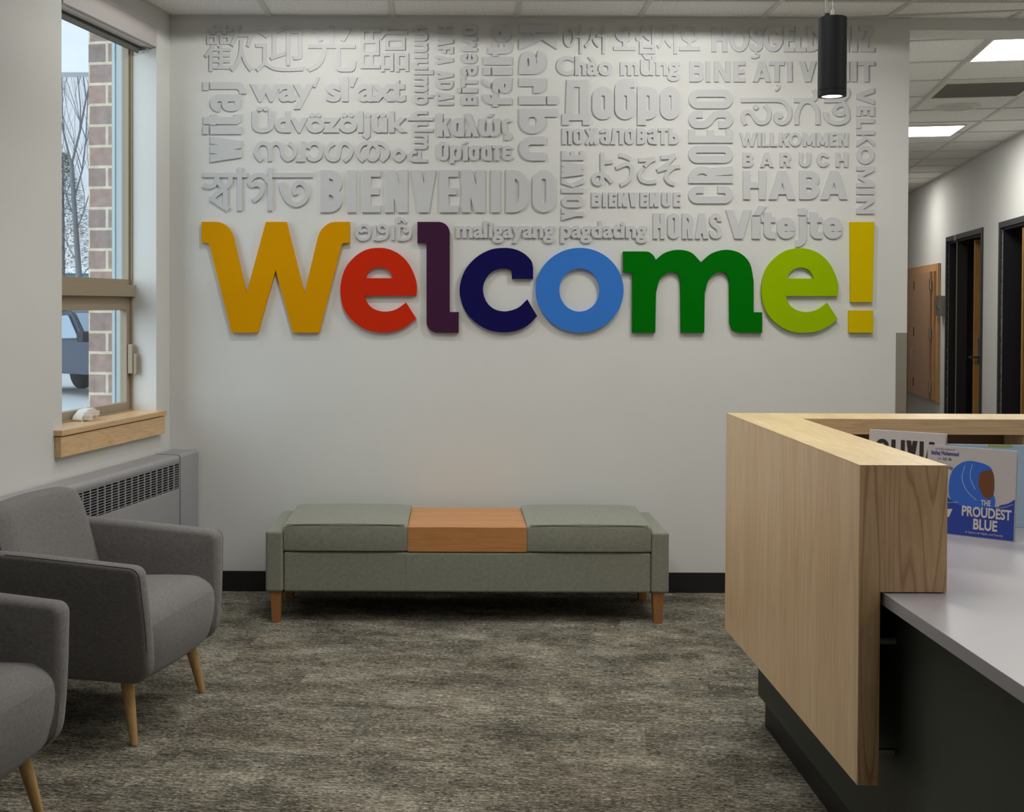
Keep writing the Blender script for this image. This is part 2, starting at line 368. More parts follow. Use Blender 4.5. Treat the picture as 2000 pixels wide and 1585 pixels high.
# ceilings
struct(MB().add([(-3.6, -4, ZC), (4.2, -4, ZC), (4.2, YW, ZC), (-1.378, YW, ZC), LW(9.8, 0, ZC)], [(4, 3, 2, 1, 0)]).build('ceiling', 'ceiling', fix=False))
struct(MB().add([(1.9, YW + .18, ZC), (4.6, YW + .18, ZC), (8, 18, ZC), (1.9, 18, ZC)], [(3, 2, 1, 0)]).build('ceiling_corridor', 'ceiling', fix=False))
mb = MB(); x = -.894
while x < 4.0:
    mb.box(x - .012, x + .012, 0, YW - .012, ZC - .006, ZC + .002); x += .5965
for y in (5.64, 5.04, 4.44, 3.84, 3.24): mb.box(-1.37, 4.1, y - .012, y + .012, ZC - .0055, ZC + .002)
mb.box(-1.37, XE, YW - .022, YW, ZC - .004, ZC + .002)
mb.box(.02, 4, -.022, 0, ZC - .004, ZC + .002, lambda u, w_, z: LW(u, w_, z))
struct(mb.build('trim_2', 'grid'))
mb = MB()
for wv in (-1.64, -1.037, -.437): mb.box(-3.9, 7.5, wv - .012, wv + .012, ZC - .006, ZC + .002, lambda s, w_, z: RW(s, w_, z))
for i in range(20):
    sv = -4.2 + .6 * i; mb.box(sv - .012, sv + .012, -1.9, 0, ZC - .0055, ZC + .002, lambda s, w_, z: RW(s, w_, z))
mb.box(-3.9, 7.5, -.02, 0, ZC - .01, ZC + .002, lambda s, w_, z: RW(s, w_, z))
mb.box(XE, 4.2, YW + .19, YW + .215, ZC - .012, ZC + .002)
struct(mb.build('trim_3', 'grid'))
# baseboards
struct(MB().box(-1.23, XE, YW - .008, YW, 0, .098).build('baseboard_back', 'black_base'))
struct(MB().box(D2b + .05, D1a - .05, -.008, 0, 0, .1, lambda s, w_, z: RW(s, w_, z)).build('baseboard_right', 'black_base'))
# ================================================================== LETTERING
def ribbon(pts, wd, closed=False):
    P = [Vector(p[:2]) for p in pts]; Q = []
    for p in P:
        if not Q or (p - Q[-1]).length > 1e-4: Q.append(p)
    if closed and (Q[0] - Q[-1]).length < 1e-4: Q.pop()
    P = Q; N = len(P); h = wd / 2; Lp, Rp = [], []
    if N < 2: return []
    for i in range(N):
        if closed: d1 = (P[i] - P[i - 1]).normalized(); d2 = (P[(i + 1) % N] - P[i]).normalized()
        else:
            d2 = (P[min(i + 1, N - 1)] - P[min(i, N - 2)]).normalized(); d1 = (P[max(i, 1)] - P[max(i - 1, 0)]).normalized()
        n1 = Vector((-d1.y, d1.x)); n2 = Vector((-d2.y, d2.x)); b = n1 + n2
        b = b / max(.35, b.length_squared / 2) if b.length > 1e-6 else n1
        Lp.append(P[i] + b * h); Rp.append(P[i] - b * h)
    tris = []
    for i in range(N if closed else N - 1):
        j = (i + 1) % N; tris += [(Lp[i], Rp[i], Rp[j]), (Lp[i], Rp[j], Lp[j])]
    return tris
def fill(loops):
    V = [v for l in loops for v in l]
    return [tuple(V[i] for i in t) for t in tessellate_polygon([[Vector((v.x, v.y, 0)) for v in l] for l in loops])]
def winding(p, loops):
    w_ = 0
    for l in loops:
        n = len(l)
        for i in range(n):
            a, b = l[i], l[(i + 1) % n]
            if a.y <= p.y:
                if b.y > p.y and (b.x - a.x) * (p.y - a.y) - (b.y - a.y) * (p.x - a.x) > 0: w_ += 1
            elif b.y <= p.y and (b.x - a.x) * (p.y - a.y) - (b.y - a.y) * (p.x - a.x) < 0: w_ -= 1
    return w_
def in_tri(p, t):
    s_ = [(t[(i + 1) % 3].x - t[i].x) * (p.y - t[i].y) - (t[(i + 1) % 3].y - t[i].y) * (p.x - t[i].x) for i in range(3)]
    return all(q >= -1e-9 for q in s_) or all(q <= 1e-9 for q in s_)
def union(G):
    """G: dict(loops=closed outlines, tris=stroke triangles) or a plain triangle list -> planar triangulation of all that is covered"""
    loops, tris = (G['loops'], G['tris']) if isinstance(G, dict) else ([], G)
    vs, es, seen = [], [], {}
    def vid(p):
        k = (round(p.x, 3), round(p.y, 3))
        if k not in seen: seen[k] = len(vs); vs.append(Vector(k))
        return seen[k]
    def edge(p, q):
        i, j = vid(p), vid(q)
        if i != j: es.append((i, j))
    good = []
    for t in tris:
        a, b, c = t
        if abs((b.x - a.x) * (c.y - a.y) - (b.y - a.y) * (c.x - a.x)) < 1e-5: continue
        edge(a, b); edge(b, c); edge(c, a); good.append(t)
    for l in loops:
        for i in range(len(l)): edge(l[i - 1], l[i])
    boxes = [(min(p.x for p in t), max(p.x for p in t), min(p.y for p in t), max(p.y for p in t), t) for t in good]
    ov, oe, of, _, _, _ = delaunay_2d_cdt(vs, es, [], 0, 1e-4)
    tr = []
    for f in of:
        c = sum((ov[i] for i in f), Vector((0, 0))) / len(f)
        if any(x0 <= c.x <= x1 and y0 <= c.y <= y1 and in_tri(c, t) for x0, x1, y0, y1, t in boxes) or (loops and winding(c, loops) != 0): tr.append(f)
    return ov, tr
def slab(name, tris, th, mat, parent, origin, y=YW):
    """px-plan triangles on the greeting wall -> one solid letter"""
    v, tr = union(tris)
    he = {}
    for f in tr:
        for i in range(len(f)): he[(f[i], f[(i + 1) % len(f)])] = 1
    bd = [(a, b) for (a, b) in he if (b, a) not in he]
    mb = MB(); n = len(v)
    top = []; bot = []
    for p in v:
        X, Z = on_wall(p.x, p.y, y - th); top.append(Vector((X, y - th, Z))); bot.append(Vector((X, y, Z)))
    mb.add(top + bot, [tuple(f) for f in tr] + [(b, a, a + n, b + n) for a, b in bd])
    me_o = mb.build(name, mat, None, fix=False)
    bm = bmesh.new(); bm.from_mesh(me_o.data)
    bmesh.ops.delete(bm, geom=[q for q in bm.verts if not q.link_faces], context='VERTS')
    bmesh.ops.recalc_face_normals(bm, faces=bm.faces)
    bmesh.ops.translate(bm, verts=bm.verts, vec=-Vector(origin)); bm.to_mesh(me_o.data); bm.free()
    # front faces must look into the room
    if parent is not None: me_o.parent = parent
    else: me_o.location = origin
    return me_o
# ---- glyph outlines of the built-in font
_gl = {}
def font_eval(body):
    cu = bpy.data.curves.new('tmp', 'FONT'); cu.body = body
    o = bpy.data.objects.new('tmp', cu); COL.objects.link(o)
    dg = bpy.context.evaluated_depsgraph_get(); c = o.evaluated_get(dg).to_curve(dg); loops = []
    for sp in c.splines:
        bp = sp.bezier_points; n = len(bp); l = []
        for i in range(n):
            a, b = bp[i], bp[(i + 1) % n]; p0, p1, p2, p3 = a.co, a.handle_right, b.co, b.handle_left; p2, p3 = p3, p2
            d = (p3 - p0)
            flat = max(abs(d.x * (q - p0).y - d.y * (q - p0).x) for q in (p1, p2)) < 1e-3 * max(d.length, 1e-4)
            for j in range(1 if flat else 5):
                t = j / 5; q = (1 - t) ** 3 * p0 + 3 * t * (1 - t) ** 2 * p1 + 3 * t * t * (1 - t) * p2 + t ** 3 * p3; l.append(Vector((q.x, q.y)))
        if len(l) > 2: loops.append(l)
    bpy.data.objects.remove(o); bpy.data.curves.remove(cu)
    return loops
def glyph(c):
    if c not in _gl:
        if c == ' ': L = []
        else: L = font_eval(c)
        w_ = font_eval('|' + c + '|'); w0 = font_eval('||')
        adv = max(p.x for l in w_ for p in l) - max(p.x for l in w0 for p in l)
        _gl[c] = (L, adv)
    return _gl[c]
def bolden(loops, d):
    t = []
    if d > 0:
        for l in loops: t += ribbon(l, 2 * d, True)
    return dict(loops=loops, tris=t)
def remap(G, f): return dict(loops=[[f(p.x, p.y) for p in l] for l in G['loops']], tris=[tuple(f(p.x, p.y) for p in t) for t in G['tris']])
def orient(mode, base, x0):
    """local (run, up) in px -> image px"""
    if mode == 'H': return lambda r, u: Vector((x0 + r, base - u))
    if mode == 'CCW': return lambda r, u: Vector((base - u, x0 - r))      # reads upward
    return lambda r, u: Vector((base + u, x0 + r))                        # reads downward
def typeset(text, x0, x1, base, top, ref, d, mode='H', track=0):
    """built-in font, stretched to the measured box; returns one triangle list per letter"""
    G = []; pen = 0
    for c in text:
        L, adv = glyph(c)
        G.append((c, [[Vector((p.x + pen, p.y)) for p in l] for l in L])); pen += adv + track
    xs = [p.x for c, L in G for l in L for p in l]; lo, hi = min(xs), max(xs)
    rh = max(p.y for l in glyph(ref)[0] for p in l)
    run = abs(x1 - x0); sx = (run - 2 * d) / (hi - lo); sy = (abs(top - base) - 2 * d) / rh
    f = orient(mode, base, x0); out = []
    for c, L in G:
        if not L: continue
        loops = [[Vector(((p.x - lo) * sx + d, p.y * sy + d)) for p in l] for l in L]
        out.append(remap(bolden(loops, d), f))
    return out
def fitbox(c, x0, y0, x1, y1, d):
    L = glyph(c)[0]; xs = [p.x for l in L for p in l]; ys = [p.y for l in L for p in l]
    sx = (x1 - x0 - 2 * d) / (max(xs) - min(xs)); sy = (y1 - y0 - 2 * d) / (max(ys) - min(ys))
    return bolden([[Vector((x0 + d + (p.x - min(xs)) * sx, y1 - d - (p.y - min(ys)) * sy)) for p in l] for l in L], d)
# ---- block capitals drawn as strokes
def cap(c, W, H, s, rnd=False, sh=None):
    h = s / 2; L, R, B, T = h, W - h, h, H - h; Mi = H / 2; sh = sh or s
    rx, ry = ((R - L) / 2, (T - B) / 2) if rnd else ((R - L) / 2, (R - L) / 2)
    tri = []
    def st(p, closed=False, rr=None, w_=s):
        q = rpoly(p, *(rr or (0, 0)), closed=closed) if rr else [Vector(a) for a in p]
        tri.extend(ribbon(q, w_, closed))
    def pg(*p): tri.extend(fill([[Vector(a) for a in p]]))
    hb = sh / 2; q = s * 1.12
    if c == 'I': st([(W / 2, 0), (W / 2, H)], w_=W)
    elif c in 'EFL':
        st([(L, 0), (L, H)])
        if c in 'EF': st([(0, H - hb), (W, H - hb)], w_=sh); st([(0, Mi + (0 if c == 'E' else -.04 * H)), (W * .93, Mi + (0 if c == 'E' else -.04 * H))], w_=sh)
        if c in 'EL': st([(0, hb), (W, hb)], w_=sh)
    elif c == 'O': st([(L, B), (R, B), (R, T), (L, T)], True, (rx, ry))
    elif c == 'U': st([(L, H), (L, B), (R, B), (R, H)], False, (rx, min(ry, rx * 1.2)))
    elif c == 'C': st([(R, H * .66), (R, T), (L, T), (L, B), (R, B), (R, H * .34)], False, (rx, ry))
    elif c == 'G':
        st([(R, H * .68), (R, T), (L, T), (L, B), (R, B), (R, H * .48)], False, (rx, ry)); st([(W * .52, H * .48 - hb), (W, H * .48 - hb)], w_=sh)
    elif c == 'S': st([(R, H * .68), (R, T), (L, T), (L, H * .57), (R, H * .43), (R, B), (L, B), (L, H * .32)], False, (rx, rx * .9))
    elif c == 'H': st([(L, 0), (L, H)]); st([(R, 0), (R, H)]); st([(0, Mi), (W, Mi)], w_=sh)
    elif c == 'D':
        st([(L, 0), (L, H)]); r = (min(R - L, (T - B) / 2), ) * 2 if rnd else (rx * 1.5, rx * 1.5)
        st([(0, T), (R, T), (R, B), (0, B)], False, r)
    elif c in 'BRP':
        st([(L, 0), (L, H)]); md = Mi + (0.02 * H if c == 'B' else -.03 * H); k = .46 * (T - md)
        st([(0, T), (R, T), (R, md), (0, md)], False, (min(R - L, k * 1.1), k))
        if c == 'B': k2 = .46 * (md - B); st([(0, md), (R, md), (R, B), (0, B)], False, (min(R - L, k2 * 1.1), k2))
        if c == 'R': pg((W * .42, md), (W * .42 + q, md + hb), (W, 0), (W - q * 1.02, 0))
    elif c == 'A':
        a = W / 2 - q * .52; e = W / 2 + q * .52
        pg((0, 0), (q, 0), (e, H), (a, H)); pg((W, 0), (e, H), (a, H), (W - q, 0)); st([(W * .22, H * .27), (W * .78, H * .27)], w_=sh * .85)
    elif c == 'V':
        a = W / 2 - q * .52; e = W / 2 + q * .52
        pg((0, H), (a, 0), (e, 0), (q, H)); pg((W, H), (W - q, H), (a, 0), (e, 0))
    elif c == 'W':
        q = s
        for x0 in (0, W / 2 - q / 2):
            w2 = W / 2 + q / 2; a = x0 + w2 / 2 - q * .5; e = x0 + w2 / 2 + q * .5
            pg((x0, H), (a, 0), (e, 0), (x0 + q, H)); pg((x0 + w2, H), (x0 + w2 - q, H), (a, 0), (e, 0))
    elif c == 'M':
        st([(L, 0), (L, H)]); st([(R, 0), (R, H)]); a = W / 2 - q * .45; e = W / 2 + q * .45
        pg((0, H), (a, H * .1), (e, H * .1), (q, H)); pg((W, H), (W - q, H), (a, H * .1), (e, H * .1))
    elif c == 'N': st([(L, 0), (L, H)]); st([(R, 0), (R, H)]); pg((0, H), (q, H), (W, 0), (W - q, 0))
    elif c == 'K': st([(L, 0), (L, H)]); pg((s * .9, H * .33), (W - q, H), (W + .06 * s, H), (s * .95, H * .30)); pg((W * .36, H * .52), (W * .36 + q * .6, H * .66), (W + .1 * s, 0), (W - q, 0))
    elif c == 'Y': st([(W / 2, 0), (W / 2, H * .48)]); pg((0, H), (q, H), (W / 2 + h, H * .45), (W / 2 - h, H * .36)); pg((W, H), (W - q, H), (W / 2 - h, H * .45), (W / 2 + h, H * .36))
    elif c == 'T': st([(W / 2, 0), (W / 2, H)]); st([(0, H - hb), (W, H - hb)], w_=sh)
    elif c == 'Z': st([(0, H - hb), (W, H - hb)], w_=sh); st([(0, hb), (W, hb)], w_=sh); pg((0, 0), (q * 1.1, 0), (W, H), (W - q * 1.1, H))
    return tri
def block(spec, base, top, s, mode='H', rnd=False, sh=None):
    """spec: letter, start px, end px along the reading direction"""
    out = []; H = abs(top - base)
    for c, a, b in spec:
        f = orient(mode, base, a)
        out.append([tuple(f(p.x, p.y) for p in t) for t in cap(c, abs(b - a), H, s, rnd, sh)])
    return out
def low(c, W, X, A, D, s):
    """condensed heavy lower case; X x-height, A ascender, D descender"""
    h = s / 2; L, R, B, T = h, W - h, h, X - h; r = (R - L) / 2; C = W / 2; tri = []
    def st(p, closed=False, rr=0, w_=s): tri.extend(ribbon(rpoly(p, rr, closed=closed) if rr else [Vector(a) for a in p], w_, closed))
    def pg(*p): tri.extend(fill([[Vector(a) for a in p]]))
    bowl = [(L, B), (R, B), (R, T), (L, T)]; q = s * 1.1; k = min(s, W * .3)
    if c == 'acute': pg((0, 0), (W * .55, 0), (W, X), (W * .45, X))
    elif c == 'dot': pg((0, 0), (W, 0), (W, X), (0, X))
    elif c == 'o': st(bowl, True, r)
    elif c == 'a':
        st([(L, X * .70), (L, T), (R, T), (R, 0)], rr=r); st([(R, X * .53), (L, X * .53), (L, B), (R, B)], rr=r * .9, w_=s * .85)
    elif c == 'alpha': st(bowl, True, r); st([(R, 0), (R, X)])
    elif c == 'e': st([(R, X * .33), (R, B), (L, B), (L, T), (R, T), (R, X * .42)], rr=r); st([(L, X * .46), (W, X * .46)], w_=s * .7)
    elif c == 'be': st(bowl, True, r); st([(L, X * .5), (L, A - h * .8), (W * .96, A - h * .8)], rr=r)
    elif c == 'p': st(bowl, True, r); st([(L, -D), (L, X)])
    elif c == 'b': st(bowl, True, r); st([(L, 0), (L, A)])
    elif c == 'u': st([(L, X), (L, B), (R, B), (R, X)], rr=r)
    elif c == 'pe': st([(L, 0), (L, X)]); st([(R, 0), (R, X)]); st([(0, T + h * .2), (W, T + h * .2)], w_=s * .8)
    elif c == 'el': st([(R, 0), (R, X)]); st([(W * .20, X - h * .75), (W, X - h * .75)], w_=s * .75); pg((W * .20, X), (W * .20 + s * .95, X), (W * .14 + s * .9, 0), (W * .02, 0), (0, s * .75), (W * .12, s * .75))
    elif c == 'zhe':
        st([(C, 0), (C, X)], w_=s * .8)
        for g, e in ((0, 1), (W, -1)): st([(g + e * k * .55, 0), (C - e * s * .1, X * .52)], w_=s * .85); st([(g + e * k * .55, X), (C - e * s * .1, X * .48)], w_=s * .85)
    elif c in 'BMW': tri.extend(cap(c, W, X, s))
    elif c == 't_': st([(C, 0), (C, X)]); st([(0, T + h * .25), (W, T + h * .25)], w_=s * .75)
    elif c == 'soft': st([(L, 0), (L, X)]); st([(L, X * .58), (R, X * .58), (R, B), (L, B)], rr=r)
    elif c == 'de':
        hb = s * .45; st([(R - W * .05, 0), (R - W * .05, A)], w_=s); st([(W * .17, A - hb), (W * .93, A - hb)], w_=s * .8)
        pg((W * .17, A), (W * .17 + s * .9, A), (W * .12 + s * .8, 0), (W * .12, 0)); st([(0, hb * .6), (W, hb * .6)], w_=s * .75); st([(h * .8, -D), (h * .8, hb)], w_=s * .8); st([(W - h * .8, -D), (W - h * .8, hb)], w_=s * .8)
    elif c == 'k': st([(L, 0), (L, A)]); pg((s * .9, X * .3), (W - q, X), (W, X), (s * .9, X * .72)); pg((W * .40, X * .5), (W * .72, X * .62), (W, 0), (W - q, 0))
    elif c == 'lam': pg((0, A), (s * 1.05, A), (W, 0), (W - q, 0)); pg((0, 0), (q * .95, 0), (W * .60, X * .72), (W * .40, X * .72))
    elif c == 'omega':
        st([(L + W * .06, X * .97), (L, X * .6), (L, B), (C - h * .0, B), (C, X * .78)], rr=r * .5); st([(R - W * .06, X * .97), (R, X * .6), (R, B), (C, B), (C, X * .78)], rr=r * .5)
    elif c == 'sigmaf': st([(R, X * .78), (R, T), (L, T), (L, X * .26), (R, X * .10), (R, -D + h * .7), (L, -D + h * .7)], rr=r, w_=s * .85)
    elif c == 'sigma': st(bowl, True, r); st([(C, T), (W * 1.12, T)], w_=s * .75)
    elif c == 'eps': st([(R, X * .74), (R, T), (L, T), (L, X * .53), (W * .75, X * .53)], rr=r * .9, w_=s * .85); st([(W * .75, X * .50), (L, X * .50), (L, B), (R, B), (R, X * .27)], rr=r * .9, w_=s * .85)
    elif c == 'ie': st([(R, X * .68), (R, T), (L, T), (L, B), (R, B), (R, X * .32)], rr=r); st([(L, X / 2), (W * .8, X / 2)], w_=s * .7)
    elif c == 'i': st([(C, 0), (C, X)], w_=W)
    elif c == 't': st([(W * .42, X * 1.22), (W * .42, B), (W, B)], rr=r); st([(0, T + h * .2), (W, T + h * .2)], w_=s * .75)
    elif c == 'j': st([(R, X), (R, -D + h), (-W * .1, -D + h)], rr=s * .9)
    elif c == 'f': st([(W, A - h * .8), (W * .45, A - h * .8), (W * .45, 0)], rr=s * .8); st([(0, T + h * .2), (W, T + h * .2)], w_=s * .75)
    elif c == 'r': st([(L, 0), (L, X)]); st([(L, X * .45), (L, T), (R, T), (R, X * .55)], rr=r)
    elif c in 'KVO': tri.extend(cap(c, W, A, s))
    return tri
def blow(spec, base, X, A, D, s, mode='H'):
    """spec per letter: list of (glyph, start, end[, lift, height]) sharing one mesh"""
    out = []
    for it in spec:
        t = []
        for g in (it if isinstance(it, list) else [it]):
            c, a, b = g[:3]; f = orient(mode, base, a); lift = g[3] if len(g) > 3 else 0; XX = g[4] if len(g) > 4 else X
            t += [tuple(f(p.x, p.y + lift) for p in q) for q in low(c, abs(b - a), XX, A, D, s)]
        out.append(t)
    return out
def strokes(items, ox, oy, k, wd):
    """hand-drawn letters: each item a list of strokes in the local plan, scaled to px"""
    out = []
    for it in items:
        t = []
        for st in it:
            if st[0] == 'dot': t += fill([ell(ox + st[1] * k, oy + st[2] * k, st[3] * k, st[3] * k, 20)]); continue
            closed = st[0] == 'ring'; sharp = st[0] == 'bar'
            pts = [Vector((ox + x * k, oy + y * k)) for x, y in (st[1:] if isinstance(st[0], str) else st)]
            q = pts if sharp else smooth(pts, closed, 6)
            t += ribbon(q, wd * k, closed)
        out.append(t)
    return out
LT = .009
def word(label, letters):
    xs = [p for t in letters for tr in (t['loops'] if isinstance(t, dict) else t) for p in tr]
    cx = (min(p.x for p in xs) + max(p.x for p in xs)) / 2; cy = (min(p.y for p in xs) + max(p.y for p in xs)) / 2
    X, Z = on_wall(cx, cy); o = thing('raised_word', (X, YW, Z), label, 'wall lettering', 'raised white greetings on the wall')
    for i, t in enumerate(letters): slab('letter', t, LT + .0003 * (i % 2), 'letter', o, (X, YW, Z))
    return o
V = lambda *a: list(a)
word('white raised greeting of four Chinese characters at top left of the wall',
     [fitbox('歡', 399, 49, 493.6, 140, .2), fitbox('迎', 498.6, 51, 594.5, 140, .2), fitbox('光', 599.6, 49, 695.5, 140, .3), fitbox('臨', 704, 50, 798, 140, .2)])
word("white raised lettering reading way' sl'axt below the Chinese characters", typeset('way', 490, 611, 198, 164, 'x', 2.6) + [fill([[Vector(p) for p in q]]) for q in ([(618.5, 150), (625, 150.5), (616, 170.3), (611, 169.6)],)] + typeset('sl', 637, 680.5, 198, 164, 'x', 2.6) + [fill([[Vector(p) for p in q]]) for q in ([(692, 150), (698.5, 150.5), (689.5, 170.3), (684.5, 169.6)],)] + typeset('axt', 699, 792, 198, 164, 'x', 2.6))
word('white raised lettering reading Üdvözöljük', typeset('Üdvözöljük', 492, 793, 258.5, 229.5, 'z', 2.2))
word('white raised lettering reading witaj, turned upright beside Üdvözöljük', blow([('W', 316.5, 266), [('i', 261.7, 245.8), ('dot', 261.7, 245.8, 64.5, 11)], ('t', 244, 223), ('a', 218, 184), [('j', 181, 160), ('dot', 176, 160, 64.5, 11)]], 471.4, 61, 70, 10, 14, 'CCW'))
word('white raised Malayalam greeting of round letters below Üdvözöljük', strokes([
    [V((190, 295), (135, 240), (118, 180), (150, 110), (205, 85), (262, 110), (285, 170), (287, 230), (287, 300)), V((287, 200), (300, 125), (350, 85), (405, 110), (430, 170), (437, 225), (490, 277), (550, 255), (582, 185), (560, 120), (510, 82))],
    [V('bar', (678, 65), (678, 300)), V('bar', (593, 281), (700, 281))],
    [V((738, 150), (765, 102), (820, 85), (872, 115), (890, 185), (870, 250), (815, 280), (760, 268), (738, 232))],
    [V((1045, 85), (985, 125), (955, 195), (980, 260), (1040, 282), (1090, 255), (1105, 185), (1125, 112), (1170, 85), (1228, 115), (1248, 180), (1225, 245), (1165, 298))],
    [V((1395, 298), (1340, 245), (1330, 180), (1365, 110), (1430, 85), (1500, 92), (1555, 140), (1565, 205), (1545, 258), (1500, 282), (1455, 258), (1440, 205), (1452, 140), (1500, 92), (1570, 82), (1635, 105), (1678, 165), (1668, 235), (1605, 298))],
    [V('ring', (1870, 225), (1810, 285), (1750, 225), (1810, 165))]], 480, 265, .165, 48))
word('white raised Bengali greeting with overhead bars at left above the W', strokes([
    [V('bar', (50, 180), (780, 180)), V('bar', (650, 60), (650, 760)), V((60, 335), (110, 362), (170, 368), (235, 335), (275, 255), (278, 180)), V((275, 210), (320, 320), (430, 400)), V((500, 190), (492, 300), (420, 390), (300, 470), (192, 565)), V('bar', (180, 555), (470, 745)), V('bar', (415, 420), (415, 690))],
    [V('bar', (1145, 60), (1145, 760)), V((1125, 300), (1065, 212), (980, 177), (885, 200), (812, 280), (845, 342), (925, 328), (1000, 352), (1015, 430), (960, 530), (868, 598))],
    [V('bar', (1186, 180), (1840, 180)), V((1320, 300), (1352, 450), (1440, 595), (1570, 662), (1700, 600), (1752, 480), (1722, 360), (1635, 302), (1555, 335), (1530, 410), (1560, 505))]], 390, 320, .12, 76))
word('large white raised lettering reading BIENVENIDO', block([('B', 625.6, 668.2), ('I', 678.3, 696.3), ('E', 707.4, 743.5), ('N', 752.3, 796.5), ('V', 804, 851.5), ('E', 859, 895), ('N', 902, 947.4), ('I', 959.5, 976.5), ('D', 988.5, 1031.2), ('O', 1040.3, 1083.7)], 414.5, 331.6, 17, sh=13.5))
word('white raised Armenian greeting running up the wall beside HAFA ADAI', typeset('Բարի գալուստ', 316.5, 49, 835, 809, 'ա', 1.5, 'CCW'))
word('white raised lettering reading HAFA ADAI, running down the wall', block([('H', 48, 65.5), ('A', 72, 89.5), ('F', 91, 105), ('A', 108, 125.5), ('A', 137.5, 155), ('D', 157, 174.5), ('A', 179.5, 197), ('I', 199, 205)], 854.5, 885, 5.9, 'CW', sh=5))
word('white raised Ukrainian greeting in heavy letters running up beside HAFA ADAI', blow([('B', 205, 183.8), [('i', 181, 171), ('dot', 181, 171, 31, 5)], ('t_', 169.8, 149.4), ('a', 148.4, 127.4), ('ie', 124, 103), ('M', 100.6, 72), ('o', 69, 48.5)], 931.8, 29, 29, 0, 7.6, 'CCW'))
word('white raised lettering reading fáilte, running up the wall', blow([('f', 208.5, 184), [('a', 183, 151), ('acute', 172, 153, 41, 15)], [('i', 146.5, 131), ('dot', 146.5, 131, 41, 13)], ('i', 126.7, 111, 0, 54), ('t', 109.7, 84), ('e', 82, 48)], 999, 37, 54, 0, 13, 'CCW'))
word('white raised lettering reading Karibu, running down the wall', blow([('K', 48, 95.5), ('a', 98.5, 145), ('r', 152.5, 181.7), [('i', 187, 204), ('dot', 187, 204, 55, 19)], ('b', 212, 261), ('u', 266, 313.5)], 1014, 51, 74, 0, 16, 'CW'))
word('white raised Greek word of five letters ending in ς', blow([('k', 854.5, 879.3), ('alpha', 881.5, 906), ('lam', 908.5, 935.5), [('omega', 936, 976.8), ('acute', 952, 964, 38, 7)], ('sigmaf', 980.5, 1000)], 266.7, 36.5, 45.5, 6, 10))
word('white raised Greek word of seven letters starting with a capital O', blow([('O', 855, 876), ('p', 879, 901), [('i', 905, 914), ('acute', 904, 913, 32, 5.5)], ('sigma', 915, 936), ('alpha', 940, 960), ('t_', 961.5, 979), ('eps', 980.5, 1002)], 313.5, 30, 37.5, 5.5, 8.3))
word('white raised Korean greeting of six syllables, the last four bolder', [fitbox('어', 1101, 47.7, 1137, 105, .5), fitbox('서', 1142, 48, 1182, 105, .5), fitbox('오', 1199, 50.5, 1241.5, 98, 1.6), fitbox('십', 1241.5, 48, 1280.5, 105, 1.5), fitbox('시', 1283, 48, 1323, 105, 1.5), fitbox('오', 1326.7, 51, 1368, 98.5, 1.6)])
word('white raised lettering reading Chào mừng', typeset('Chào mừng', 1087, 1328, 147, 121, 'x', 1.7))
word('large white raised Cyrillic word of five letters', blow([('de', 1098, 1151.8), ('o', 1156.9, 1198.5), ('be', 1201, 1241.4), ('p', 1245, 1285.6), ('o', 1289.4, 1328)], 233, 64, 77.5, 11, 17))
word('small white raised Cyrillic word below the large Cyrillic word', blow([('pe', 1098, 1117.7), ('o', 1120, 1140), ('zhe', 1141.7, 1169.5), ('a', 1172, 1190.5), ('el', 1192, 1217.4), ('o', 1220.7, 1240), ('B', 1244, 1262), ('a', 1264.6, 1283.5), ('t_', 1285.6, 1304.5), ('soft', 1306.5, 1326)], 281.6, 31.5, 0, 0, 7.6))
word('white raised lettering reading YOKWE, running up the wall', block([('Y', 430, 405), ('O', 405, 381), ('K', 376.5, 347.5), ('W', 346.5, 315), ('E', 312.5, 294)], 1140, 1097, 9.5, 'CCW', sh=7.5))
word('white raised Japanese greeting of four curved characters', strokes([
    [V((365, 75), (366, 300), (366, 540), (345, 650), (280, 688), (210, 650), (195, 570), (240, 508), (330, 495), (450, 545), (560, 660)), V('bar', (380, 275), (565, 250))],
    [V((690, 122), (800, 148), (925, 205)), V((632, 380), (760, 325), (860, 300), (932, 350), (945, 450), (910, 575), (830, 655), (720, 712))],
    [V((1075, 222), (1230, 215), (1400, 190)), V((1395, 200), (1290, 250), (1190, 345)), V((1165, 380), (1105, 470), (1102, 560), (1160, 630), (1280, 655), (1420, 640))],
    [V((1505, 172), (1640, 165), (1795, 125)), V((1785, 135), (1640, 290), (1560, 350), (1440, 430)), V((1440, 430), (1640, 372), (1890, 345)), V((1760, 362), (1650, 455), (1610, 560), (1670, 650), (1785, 692))]], 1140, 290, .1, 78))
word('small white raised lettering reading BIENVENUE', block([('B', 1155.5, 1175), ('I', 1177.5, 1184.5), ('E', 1189.5, 1203.5), ('N', 1207.5, 1226), ('V', 1228.5, 1246.5), ('E', 1250.5, 1265), ('N', 1269, 1287), ('U', 1292.5, 1310.5), ('E', 1315.5, 1329.5)], 403.5, 375.5, 7.2, sh=6))
hw = block([('H', 1390, 1420.6), ('O', 1425, 1463), ('S', 1464, 1489.5), ('G', 1491, 1528.6), ('E', 1531, 1551), ('L', 1554, 1574), ('D', 1578, 1605), ('I', 1609, 1618), ('N', 1624, 1658), ('I', 1664, 1674), ('Z', 1680, 1708)], 101, 51.5, 9.5, rnd=True, sh=8.5)
hw[2] += ribbon([Vector((1476, 99)), Vector((1476.5, 104.5))], 4) + ribbon(smooth([(1475, 103.5), (1480, 105), (1480.5, 110), (1475, 112), (1467.5, 111.5)]), 4)
word('white raised lettering reading HOŞGELDINIZ, partly behind the pendant lamp', hw)
